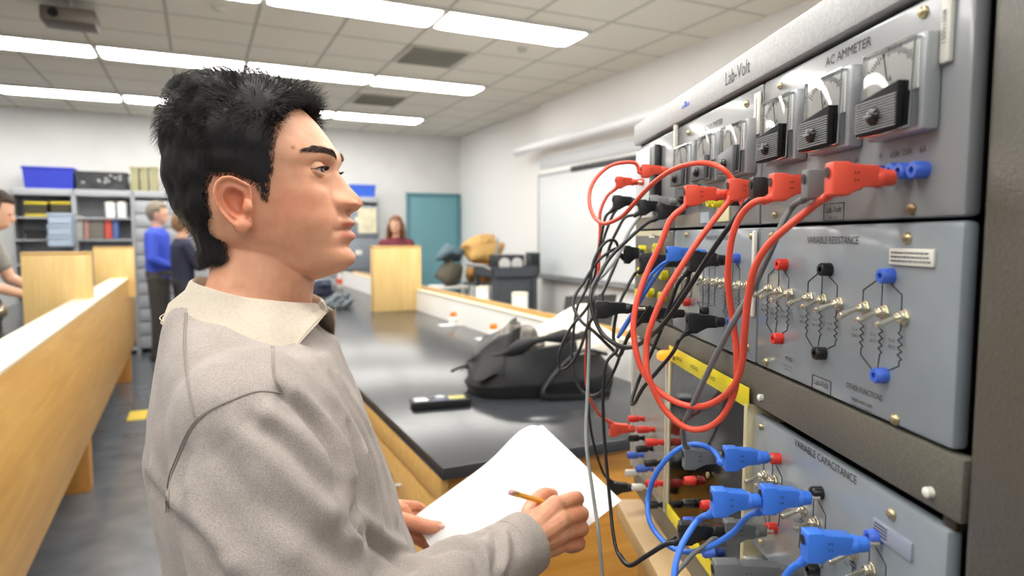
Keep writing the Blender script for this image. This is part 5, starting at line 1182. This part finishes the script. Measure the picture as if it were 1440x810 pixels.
FOLDS = [ # pixel course, amplitude (m), width (m)
 ([(403,556),(430,578),(452,605),(468,640),(476,680)], -.011, .010), ([(414,552),(450,585),(478,625),(492,668)], .007, .010), ([(378,585),(415,612),(446,645),(463,682),(470,715)], .008, .011), ([(350,592),(392,622),(432,662),(462,700),(485,740)], -.006, .009),
 ([(335,600),(376,636),(420,682),(462,722),(505,752)], .007, .012), ([(310,640),(350,690),(400,735),(455,770),(500,795)], -.005, .012), ([(478,528),(498,566),(525,619),(545,677),(558,730)], .004, .006), ([(470,530),(490,570),(516,625),(536,685),(548,740)], -.004, .006),
 ([(493,600),(503,640),(508,690),(500,730)], -.006, .009), ([(512,640),(524,690),(530,735)], .005, .008), ([(204,677),(233,720),(275,762),(304,806)], -.007, .010), ([(222,660),(250,705),(290,745),(322,790)], .006, .011), ([(262,640),(255,690),(275,740),(305,780)], -.004, .008),
 ([(500,738),(520,762),(552,782),(575,800)], -.008, .007), ([(512,730),(535,752),(570,770)], .006, .008), ([(609,778),(640,770),(665,778),(675,806)], -.006, .006), ([(618,768),(650,760),(676,768),(688,800)], .005, .007), ([(672,752),(694,742),(700,770),(694,800)], -.005, .006), ([(684,745),(708,748),(712,778),(706,800)], .005, .006), ([(700,735),(718,745),(726,772)], -.004, .005),
 ([(420,490),(446,520),(470,560)], .004, .012), ([(300,470),(290,520),(300,560)], .003, .02), ([(330,640),(372,700),(410,770)], .005, .016), ([(270,690),(300,750),(330,800)], .005, .014)]
fl = [(hitline(a), b, c) for a, b, c in FOLDS]
for i, p in enumerate(vv):
    d = 0.0
    if p.z > 1.03:
        for (ln, amp, w) in fl:
            if not ln: continue
            best = min((p-q).length_squared for q in ln)
            if best < (2.6*w)**2: d += amp*math.exp(-best/(w*w))
    d += noise.noise(p*16)*.0035+noise.noise(p*42)*.0009
    vv[i] = p+nn_[i]*d
me = bpy.data.meshes.new('pullover'); me.from_pydata(vv, [], ff)
bm = bmesh.new(); bm.from_mesh(me)
# open the sleeves' ends, the hem and the neck
kill = [v for v in bm.verts if (v.co-WR).dot((WR-ER).normalized()) > -.002 and (v.co-WR).length < .06 or (v.co-WL_).dot((WL_-EL).normalized()) > -.002 and (v.co-WL_).length < .06 or v.co.z < .875 or (v.co.z > 1.425)]
bmesh.ops.delete(bm, geom=kill, context='VERTS'); bm.to_mesh(me); bm.free()
vv = [v.co.copy() for v in me.vertices]; ff = [tuple(p.vertices) for p in me.polygons]
KN = bpy.data.materials.new('heather_fleece'); KN.use_nodes = True; nt = KN.node_tree; b_ = nt.nodes['Principled BSDF']; L = nt.links.new
b_.inputs['Roughness'].default_value = .92; b_.inputs['Sheen Weight'].default_value = .16; b_.inputs['Sheen Roughness'].default_value = .5; b_.inputs['Specular IOR Level'].default_value = .15
tc = nt.nodes.new('ShaderNodeTexCoord'); n1 = nt.nodes.new('ShaderNodeTexNoise'); n1.inputs['Scale'].default_value = 700; n1.inputs['Detail'].default_value = 5; n2 = nt.nodes.new('ShaderNodeTexNoise'); n2.inputs['Scale'].default_value = 28; n2.inputs['Detail'].default_value = 6
mm = nt.nodes.new('ShaderNodeMath'); mm.operation = 'MULTIPLY_ADD'; mm.inputs[1].default_value = .7; mm2 = nt.nodes.new('ShaderNodeMath'); mm2.operation = 'MULTIPLY'; mm2.inputs[1].default_value = .3
L(tc.outputs['Object'], n1.inputs['Vector']); L(tc.outputs['Object'], n2.inputs['Vector']); L(n2.outputs['Fac'], mm2.inputs[0]); L(n1.outputs['Fac'], mm.inputs[0]); L(mm2.outputs[0], mm.inputs[2])
rr = nt.nodes.new('ShaderNodeValToRGB'); rr.color_ramp.elements[0].position = .34; rr.color_ramp.elements[1].position = .66; rr.color_ramp.elements[0].color = lin((140,131,125)); rr.color_ramp.elements[1].color = lin((170,161,155))
L(mm.outputs[0], rr.inputs['Fac']); L(rr.outputs['Color'], b_.inputs['Base Color'])
bp = nt.nodes.new('ShaderNodeBump'); bp.inputs['Strength'].default_value = .5; bp.inputs['Distance'].default_value = .0012; L(n1.outputs['Fac'], bp.inputs['Height']); L(bp.outputs['Normal'], b_.inputs['Normal'])
SEAM = mat('seam_thread', (140,131,125), .9)
po = meshobj('pullover', me, KN, man, MLOC)
st_ = BVHTree.FromPolygons(vv, ff)
m = MB()
for ln in ([(262,440),(260,486),(265,539),(275,587)], [(399,553),(362,550),(323,563),(288,581),(266,606),(249,645),(238,677),(235,720)], [(384,487),(386,529),(397,551)]):
    for off in (-1.6, 1.6):
        pts = hitline([(a+off, b) for a, b in ln], 9, st_); 
        if len(pts) > 3: m.tube([q-Vector((0,.0006,0)) for q in pts], .0007, 6)
m.build('seam_stitching', SEAM, po, MLOC)
# cuff: the folded sleeve end
ax = (WR-ER).normalized(); m = MB(); m.lathe([(.0345,-.030),(.0395,-.028),(.0400,-.012),(.0392,.001),(.0372,.003),(.0345,.0),(.0335,-.02)], WR, ax, 36, caps=False); m.build('cuff', KN, po, MLOC)
ax = (WL_-EL).normalized(); m = MB(); m.lathe([(.0330,-.030),(.0375,-.028),(.0380,-.012),(.0372,.001),(.0345,.0),(.033,-.02)], WL_, ax, 36, caps=False); m.build('cuff', KN, po, MLOC)
m = MB(); m.loft([[Vector((-.26+(.146+o_)*math.cos(t), .79+(.186+o_)*math.sin(t), z)) for t in [2*PI*i/48 for i in range(48)]] for z, o_ in ((.86,-.004),(.855,.002),(.87,.005),(.90,.004),(.905,-.004))], caps=False); m.build('hem_band', KN, po, MLOC)
# ---------------------------------------------------------------- cream collar
COLR = mat('cream_twill', (198,187,170), .85, bump=.5, bump_s=900, bdist=.0005, noise_s=300, noise_a=.06)
def neckp(t, z):   # t: angle, 0 = front (+x), -90deg = the near side
    c = Vector((-.302, .782)); return Vector((c.x+.0665*math.cos(t), c.y+.0655*math.sin(t), z))
m = MB(); rows = []; ang = [math.radians(-8-344*i/120) for i in range(121)]     # from the near front edge round the back to the far front
for t in ang:
    dg = min(-math.degrees(t), 360+math.degrees(t)); f = math.cos(t)
    fall, out, zt = interp([(6,.008,.006,1.4205),(28,.022,.012,1.4235),(44,.040,.021,1.4260),(57,.0640,.033,1.4285),(64,.0640,.033,1.4300),(82,.054,.028,1.4335),(120,.046,.025,1.4440),(180,.044,.0255,1.4520)], dg)
    ws = .0012*math.sin(t*9)
    def q(r, z): d = Vector((math.cos(t), math.sin(t), 0)); p = neckp(t, z); return p+d*r
    rows.append([q(-.002, zt-.045), q(.0, zt-.008), q(.0015, zt-.001), q(.0045, zt+.0015), q(.0085, zt-.001), q(.012+ws, zt-.010), q(out+.004+ws, zt-fall*.55), q(out+.010+ws, zt-fall*.92), q(out+.0125+ws, zt-fall), q(out+.0103+ws, zt-fall-.0012), q(out+.0070+ws, zt-fall*.88), q(.010, zt-.016), q(.004, zt-.012)])
k = len(rows[0]); vs = [p for r in rows for p in r]
m.add(vs, [(i*k+j, (i+1)*k+j, (i+1)*k+j+1, i*k+j+1) for i in range(len(rows)-1) for j in range(k-1)]+[tuple(range(k)), tuple(reversed(range((len(rows)-1)*k, len(rows)*k)))], True)
co_ = m.build('collar', COLR, man, MLOC, sharp=50)
m = MB(); m.tube([r[8]+Vector((0,0,.005))+(r[8]-neckp(a, r[8].z)).normalized()*.0003 for r, a in zip(rows, ang)], .0006, 5); m.tube([r[7]+Vector((0,0,.001)) for r in rows], .0005, 5); m.build('collar_stitching', mat('thread_cream', (196,184,166), .9), co_, MLOC)
# ---------------------------------------------------------------- trousers and shoes (below the frame)
c = MB(); c.sphere((-.26,.79,.88), (.145,.175,.13), 24)
for sy in (-1, 1): capsule(c, (-.26,.79+sy*.09,.84), (-.25,.79+sy*.105,.46), .095, .07); capsule(c, (-.25,.79+sy*.105,.46), (-.27,.79+sy*.11,.08), .068, .055)
meshobj('trousers', remesh(c.mesh('t'), .01, 4), mat('dark_jeans', (52,56,70), .85, bump=.3, bump_s=200), man, MLOC)
for sy in (-1, 1):
    m = MB(); x, y = -.27, .79+sy*.11; m.sphere((x+.06,y,.05), (.14,.05,.05), 18); m.sphere((x,y,.07), (.065,.048,.065), 14); m.build('shoe', mat('brown_shoe', (70,48,36), .4), man, MLOC).location = (0,0,0)
    m = MB(); m.bx(x-.075, x+.2, y-.05, y+.05, 0, .022, .01); m.build('shoe_sole', BKG, man, MLOC)
# ================================================================ paper and pencil
T = P(763,598,1.08); Rr = P(875,705,.90); vdir = Vector((-.21,-.02,-.15))
pn = (Rr-T).cross(vdir).normalized(); pn = pn if pn.y < 0 else -pn
def bend(a, b): return (1-a)**1.6*.017*math.exp(-((b-.17)/.17)**2)*min(1, b/.08)
m = MB(); nu, nv = 24, 30; A = []
for j in range(nv+1):
    for i in range(nu+1):
        a, b = i/nu, j/nv; p = T+(Rr-T)*a+vdir*b*1.02
        # cut-off, slightly curled corner at the top left
        p += Vector((0,0,bend(a, b)))+pn*.005*math.sin(a*2.6+b*2)
        A.append(p)
q = nu+1
fr = [(j*q+i, j*q+i+1, (j+1)*q+i+1, (j+1)*q+i) for j in range(nv) for i in range(nu)]
o = len(A); m.add(A+[p-pn*.0006 for p in A], fr+[tuple(reversed([k_+o for k_ in f])) for f in fr], True)
PLOC = T.copy(); pt = root('sheet_of_paper', 'large white sheet of paper held by the black-haired man', 'paper', (PLOC.x, PLOC.y, PLOC.z))
so = m.build('sheet', mat('bright_paper', (246,246,247), .6), pt, PLOC)
bpy.data.objects[pt.name]
m = MB(); rr_ = random.Random(11)
for ln in range(7):
    for k_ in range(rr_.randint(3, 6)):
        a = .25+.07*ln; b = .14+.10*k_+rr_.uniform(-.01,.01); p0 = T+(Rr-T)*a+vdir*b*1.02; d = vdir.normalized()
        pts = []
        for w_ in range(9):
            aa, bb = a+rr_.uniform(-.012,.012), b+.006*w_
            pp = T+(Rr-T)*aa+vdir*bb*1.02; pts.append(pp+Vector((0,0,bend(aa, bb)))+pn*(.0011+.005*math.sin(aa*2.6+bb*2)))
        m.tube(pts, .00022, 4)
m.build('pencil_notes', mat('graphite_line', (222,222,226), .7), so, PLOC)
e0, e1 = P(717, 692, .80), P(802, 717, .915); ax = (e1-e0).normalized(); Lp = (e1-e0).length
pr = root('pencil', 'yellow pencil with a pinkish eraser in the writing hand', 'pencil', e0)
def rel(v): return Vector(v)-e0
m = MB(); m.lathe([(.0036,.018),(.0037,.019),(.0037,Lp-.02),(.0030,Lp-.019)], rel(e0), ax, 6, smooth=False); m.build('shaft', mat('pencil_yellow', (236,176,52), .35), pr)
m = MB(); m.lathe([(.0036,.007),(.0038,.008),(.0035,.011),(.0038,.014),(.0037,.018)], rel(e0), ax, 14); m.build('ferrule', mat('ferrule_brass', (214,190,96), .3, .8), pr)
m = MB(); m.lathe([(.0015,-.0005),(.0033,.001),(.0034,.007)], rel(e0), ax, 14); m.build('eraser', mat('eraser_pink', (204,158,166), .7), pr)
m = MB(); m.lathe([(.0035,Lp-.02),(.0008,Lp-.003),(.0002,Lp)], rel(e0), ax, 12); m.build('point', TBL, pr)
# ================================================================ patch cables with stackable plugs
CORD = {'red': mat('cord_red', (232,84,60), .42, bump=.1, bump_s=600), 'blue': mat('cord_blue', (62,122,226), .4), 'black': mat('cord_black', (30,30,32), .4), 'grey': mat('cord_grey', (108,110,110), .45), 'pale': mat('cord_pale_grey', (150,153,152), .45)}
DARK = mat('plug_hole', (20,12,12), .6)
def plane_y(px, py, d=.012):
    s, z = KP(px, py, d); return OY-s*ca-d*sa
def make_plug(parent, off, c, p0, p1, k, up=Vector((0,0,1)), to=None, name='plug'):
    """p0 rear end, p1 front end of the moulded body; k size factor"""
    ax = (p1-p0).normalized(); L = (p1-p0).length; ez = ax.cross(up).normalized(); u = ez.cross(ax).normalized(); m = MB(); w = .0125*k
    a = L/.047
    poly = [(0,.0098*k),(.001*a,.0105*k),(.013*a,.0105*k),(.0135*a,.0092*k),(.034*a,.0078*k),(.034*a,-.0058*k),(.024*a,-.0064*k),(.0135*a,-.0112*k),(.0125*a,-.0125*k),(.001*a,-.0125*k),(0,-.0115*k)]
    m.prism(poly, p0, ax, u, ez, w, .0011*k, 0)
    m.lathe([(.0066*k,.033*a),(.0070*k,.034*a),(.0070*k,.0375*a),(.0060*k,.0385*a),(.0056*k,.046*a),(.0050*k,.047*a)], p0, ax, 16, 0)
    m.lathe([(.0020,.046*a),(.0020,.056*a)], p0, ax, 10, 2)
    m.lathe([(.0046*k,-.0004),(.0046*k,.0006)], p0+u*(.0035*k), -ax, 16, 0); m.lathe([(.0036*k,-.0002),(.0036*k,.0012)], p0+u*(.0035*k), -ax, 16, 1)
    for i in range(2):
        for j in range(2): m.box(p0+ax*(.016*a+.0022*a*i)+u*(-.002+.005*j)*k+ez*(w/2), (.0006,.0006,.0015), 0, 1)
    o = m.build(name, [c, DARK, SIL], parent, off)
    # strain relief
    sg = 1 if to is None or (to-p0).dot(u) < .02 else -1
    s0 = p0+ax*.006*a-u*.007*k*sg; d = ((to-s0).normalized()*1.6-ax*.45-u*.5*sg).normalized(); m = MB(); prof = []
    for i in range(7): r = (.0046-.00025*i)*k; prof += [(r, .002*i*k), (r, (.002*i+.0013)*k), (r*.82, (.002*i+.0014)*k), (r*.82, .002*(i+1)*k)]
    m.lathe(prof, s0, d, 12); m.build('strain_relief', c, o, off)
    return s0+d*.010*k, d
def cable(label, col, r, ends, path, group=None, name='patch_cable'):
    """ends: list of (rear px, front px, py, Y or None, at_start?) ; path: (px, py, Y or None)"""
    c = CORD[col]; E = []
    Ys = {}
    geo = []
    for (x0, x1, y, Y, kk) in ends:
        Y = Y or plane_y(x1, y); p0 = P(x0, y, Y); p1 = P(x1, y-(0), Y); geo.append((p0, p1, kk))
    base = geo[0][0] if geo else P(*path[0][:2], path[0][2])
    t = root(name, label, 'cable', base, 0, group)
    pts = []; known = [i for i, q in enumerate(path) if q[2]]
    for i, (x, y, Y) in enumerate(path):
        if not Y:
            a = max([j for j in known if j < i] or [known[0]]); b = min([j for j in known if j > i] or [known[-1]])
            Y = path[a][2] if a == b else path[a][2]+(path[b][2]-path[a][2])*(i-a)/(b-a)
        pts.append(P(x, y, Y))
    outs = [make_plug(t, base, c, g[0], g[1], g[2], to=(pts[0] if n_ == 0 else pts[-1])) for n_, g in enumerate(geo)]
    if outs: pts = [outs[0][0]]+pts
    if len(outs) > 1: pts = pts+[outs[1][0]]
    m = MB(); m.tube(catmull(pts, 7), r, 10); m.build('cord', c, t, base); return t
Y1 = plane_y(1257, 246)
# two long red loops, the nearest
cable('thick red patch cable whose large plug is nearest the blue jacks', 'red', .0030, [(1165,1256,250,None,1), (963,1022,274,.66,.9)],
  [(1144,290,.50),(1109,318,.51),(1080,345,None),(1061,378,.53),(1052,420,None),(1047,469,.55),(1044,507,None),(1035,537,.57),(1017,558,None),(993,570,.60),(970,571,None),(946,563,.62),(922,546,None),(904,522,.64),(894,492,None),(891,454,.65),(898,415,None),(913,376,.66),(928,345,None),(943,309,.66)], 'red patch cables')
cable('thick red patch cable with the lowest-hanging loop, plugged in beside the grey plug', 'red', .0029, [(1084,1152,262,None,1), (1024,1080,266,None,.95)],
  [(1062,284,.55),(1044,300,.56),(1031,328,None),(1025,365,.57),(1024,400,None),(1029,440,.58),(1036,498,None),(1034,546,.58),(1017,584,None),(993,602,.60),(964,601,None),(934,575,.62),(912,530,None),(909,492,.63),(914,462,None),(932,418,.63),(955,380,None),(977,346,.63),(1002,312,None)], 'red patch cables')
cable('red patch cable arching over the small meters and down to a far plug', 'red', .0027, [(902,940,240,.98,.85)],
  [(892,229,.98),(864,231,.97),(844,244,None),(831,264,.95),(829,286,None),(835,304,.92),(847,314,None),(860,312,.86),(876,303,None),(891,287,.79),(908,268,None),(928,250,.73),(950,237,None),(975,230,.68),(998,230,None),(1017,238,.65),(1030,252,None),(1040,264,.645)], 'red patch cables')
cable('thin red patch cable hanging far down to a plug low on the clear terminal panel', 'red', .0024, [(866,897,256,1.02,.8), (857,893,603,1.10,1)],
  [(853,277,1.02),(844,299,None),(844,323,1.02),(842,353,None),(841,385,1.02),(830,424,None),(825,484,1.03),(824,528,None),(829,558,1.05),(843,583,1.08)], 'red patch cables')
# grey and black
cable('mid-grey patch cable running diagonally down to the grey plug in the blue one', 'grey', .0026, [(1131,1210,258,None,.95), (961,1020,643,.66,.95)],
  [(1115,290,.535),(1100,315,None),(1085,350,.54),(1058,407,None),(1029,457,.56),(999,516,None),(972,574,.61),(961,600,None),(962,620,.65)], 'grey patch cables')
cable('black patch cable from the plug next to the red pair down into the tangle', 'black', .0026, [(1056,1122,265,None,.92), (924,962,297,.93,.95)],
  [(1050,284,.60),(1037,304,.61),(1015,333,None),(995,363,.63),(975,395,None),(964,412,.66),(946,439,None),(928,461,.70),(910,476,None),(890,488,.76),(866,484,None),(845,466,.80),(833,438,None),(831,412,.82),(841,390,None),(858,362,.88),(884,336,None),(908,315,.92)], 'black patch cables')
cable('black patch cable from the small far plug looping low over the bag', 'black', .0022, [(862,898,284,1.0,.95)],
  [(852,304,1.0),(848,320,None),(842,350,1.0),(834,376,None),(824,407,1.0),(812,431,None),(807,463,.98),(804,498,None),(808,527,.96),(816,547,None),(828,556,.94),(840,555,None),(852,543,.92),(866,516,None),(878,484,.88),(898,454,None),(915,430,.86)], 'black patch cables')
cable('black patch cable from the short plug beside the marker board', 'black', .0022, [(898,934,291,.96,1)],
  [(879,306,.96),(868,324,None),(857,348,.96),(852,370,None),(839,398,.95),(826,432,None),(802,462,.94),(786,498,None),(789,519,.93),(803,512,None),(816,490,.92),(828,456,.88),(840,442,.86)], 'black patch cables')
cable('pale grey patch cable hanging straight down past the corner of the paper', 'pale', .0024, [(914,950,284,.97,.95)],
  [(903,301,.96),(884,327,None),(868,362,.94),(851,384,None),(836,402,.92),(830,440,None),(828,500,.90),(826,558,None),(824,600,.88),(825,630,None),(830,668,.86),(837,716,None),(842,752,.84),(847,807,None),(850,850,.84)], 'grey patch cables')
cable('black patch cable with a square plug under the far plugs, arching left', 'black', .0022, [(878,905,357,.96,1.15)],
  [(866,340,.96),(854,339,None),(841,354,.95),(833,375,None),(831,398,.94),(833,420,None),(842,463,.92),(857,479,None),(876,490,.88),(900,484,None),(926,463,.82),(950,425,.78),(966,400,.76),(970,380,.75)], 'black patch cables')
cable('black patch cable at the left end of the three stacked dark plugs', 'black', .0023, [(900,968,368,None,1.1)],
  [(893,385,.90),(882,404,None),(870,430,.88),(864,457,None),(863,478,.87),(868,492,None),(852,512,.86),(848,560,None),(850,620,.85),(854,665,None),(858,708,.83),(862,748,None),(869,778,.80),(884,795,None),(906,784,.76),(930,767,.72),(950,757,.69)], 'black patch cables')
cable('long black stacked plug pair reaching out over the bag, with a short cord', 'black', .0023, [(895,962,441,None,1.0), (838,896,434,.86,1.0)],
  [(884,470,.86),(872,500,.87),(860,490,.88),(835,466,.88),(816,450,.90),(806,424,None),(822,395,.94),(846,362,None),(872,352,.96)], 'black patch cables')
cable('black patch cable with a stubby plug hanging low in front of the last switches', 'black', .0023, [(966,1018,453,None,1.0), (968,1020,366,None,1.05)],
  [(955,478,.72),(946,496,None),(922,525,.76),(904,546,None),(892,567,.80),(888,564,None),(898,535,.82),(912,505,.81),(928,468,.80),(942,430,.79),(954,398,.77)], 'black patch cables')
cable('dark blue-tinted black patch cable dropping to a low black plug by the paper', 'black', .0022, [(858,892,686,1.10,1)],
  [(850,668,1.08),(842,648,None),(835,624,1.05),(829,590,None),(826,540,1.02),(826,470,None),(832,410,1.02),(845,350,None),(860,306,1.03),(872,290,1.03)], 'black patch cables')
cable('blue patch cable threading through the tangle behind the black plugs', 'blue', .0024, [(938,992,356,None,.8)],
  [(926,376,.84),(912,393,None),(902,414,.87),(893,436,None),(878,462,.90),(869,474,.91),(880,455,None),(900,424,.90),(915,400,.88),(930,378,.86),(942,362,.85)], 'blue patch cables')
# blue, lower
YB = plane_y(1080, 643)
cable('blue patch cable making the big round loop, plugged at the top red jack', 'blue', .0028, [(1018,1080,643,None,1.02), (1070,1139,700,None,1.05)],
  [(1003,634,.655),(983,625,.66),(962,628,None),(940,643,.68),(921,669,None),(912,697,.70),(912,727,None),(923,750,.68),(943,769,None),(967,776,.64),(993,771,None),(1027,752,.60),(1050,728,.58)], 'blue patch cables')
cable('blue patch cable from the stacked lower plug down to the nearest blue plug', 'blue', .0028, [(1001,1068,704,plane_y(1139,700),1.05), (1130,1219,765,None,1.0)],
  [(983,730,.575),(967,752,None),(955,776,.56),(948,810,None),(950,870,.54),(985,920,None),(1050,900,.50),(1085,850,None),(1108,806,.48)], 'blue patch cables')
cable('grey patch cable with the grey plug in the lower red jack', 'grey', .0025, [(1018,1076,746,None,1.05)],
  [(1003,758,.62),(990,768,None),(976,778,.62),(962,794,None),(951,806,.62),(930,840,.62)], 'grey patch cables')
YG = plane_y(1076, 746)
cable('short thick black patch cable plugged into the back of the lower grey plug', 'black', .0026, [(955,1018,748,YG,.95)],
  [(935,766,.64),(907,783,.66),(885,795,.68),(871,780,.70)], 'black patch cables')
cable('grey patch cable whose plug crosses the bottom edge of the picture', 'grey', .0026, [(1003,1128,806,None,1.1)],
  [(985,840,.54),(960,880,.55),(940,900,.56)], 'grey patch cables')
# ================================================================ light, camera
W = bpy.data.worlds.new('room_air'); SC.world = W; W.use_nodes = True
bg = W.node_tree.nodes['Background']; bg.inputs[0].default_value = lin((232,236,244)); bg.inputs[1].default_value = .45
cam = bpy.data.cameras.new('camera'); co = bpy.data.objects.new('camera', cam); COL.objects.link(co); SC.camera = co
cam.sensor_width = 36; cam.lens = 36*F/1440; co.location = (0, 0, CAMZ); co.rotation_euler = (PI/2-PITCH, 0, 0); cam.clip_start = .02
cam.dof.use_dof = True; cam.dof.focus_distance = .68; cam.dof.aperture_fstop = 5.0; cam.dof.aperture_blades = 9
SC.view_settings.view_transform = 'Standard'; SC.view_settings.look = 'None'; SC.view_settings.gamma = 1; SC.view_settings.use_curve_mapping = False
SC.view_settings.exposure = EXPOSURE
SC.cycles.max_bounces = 8; SC.cycles.transparent_max_bounces = 16
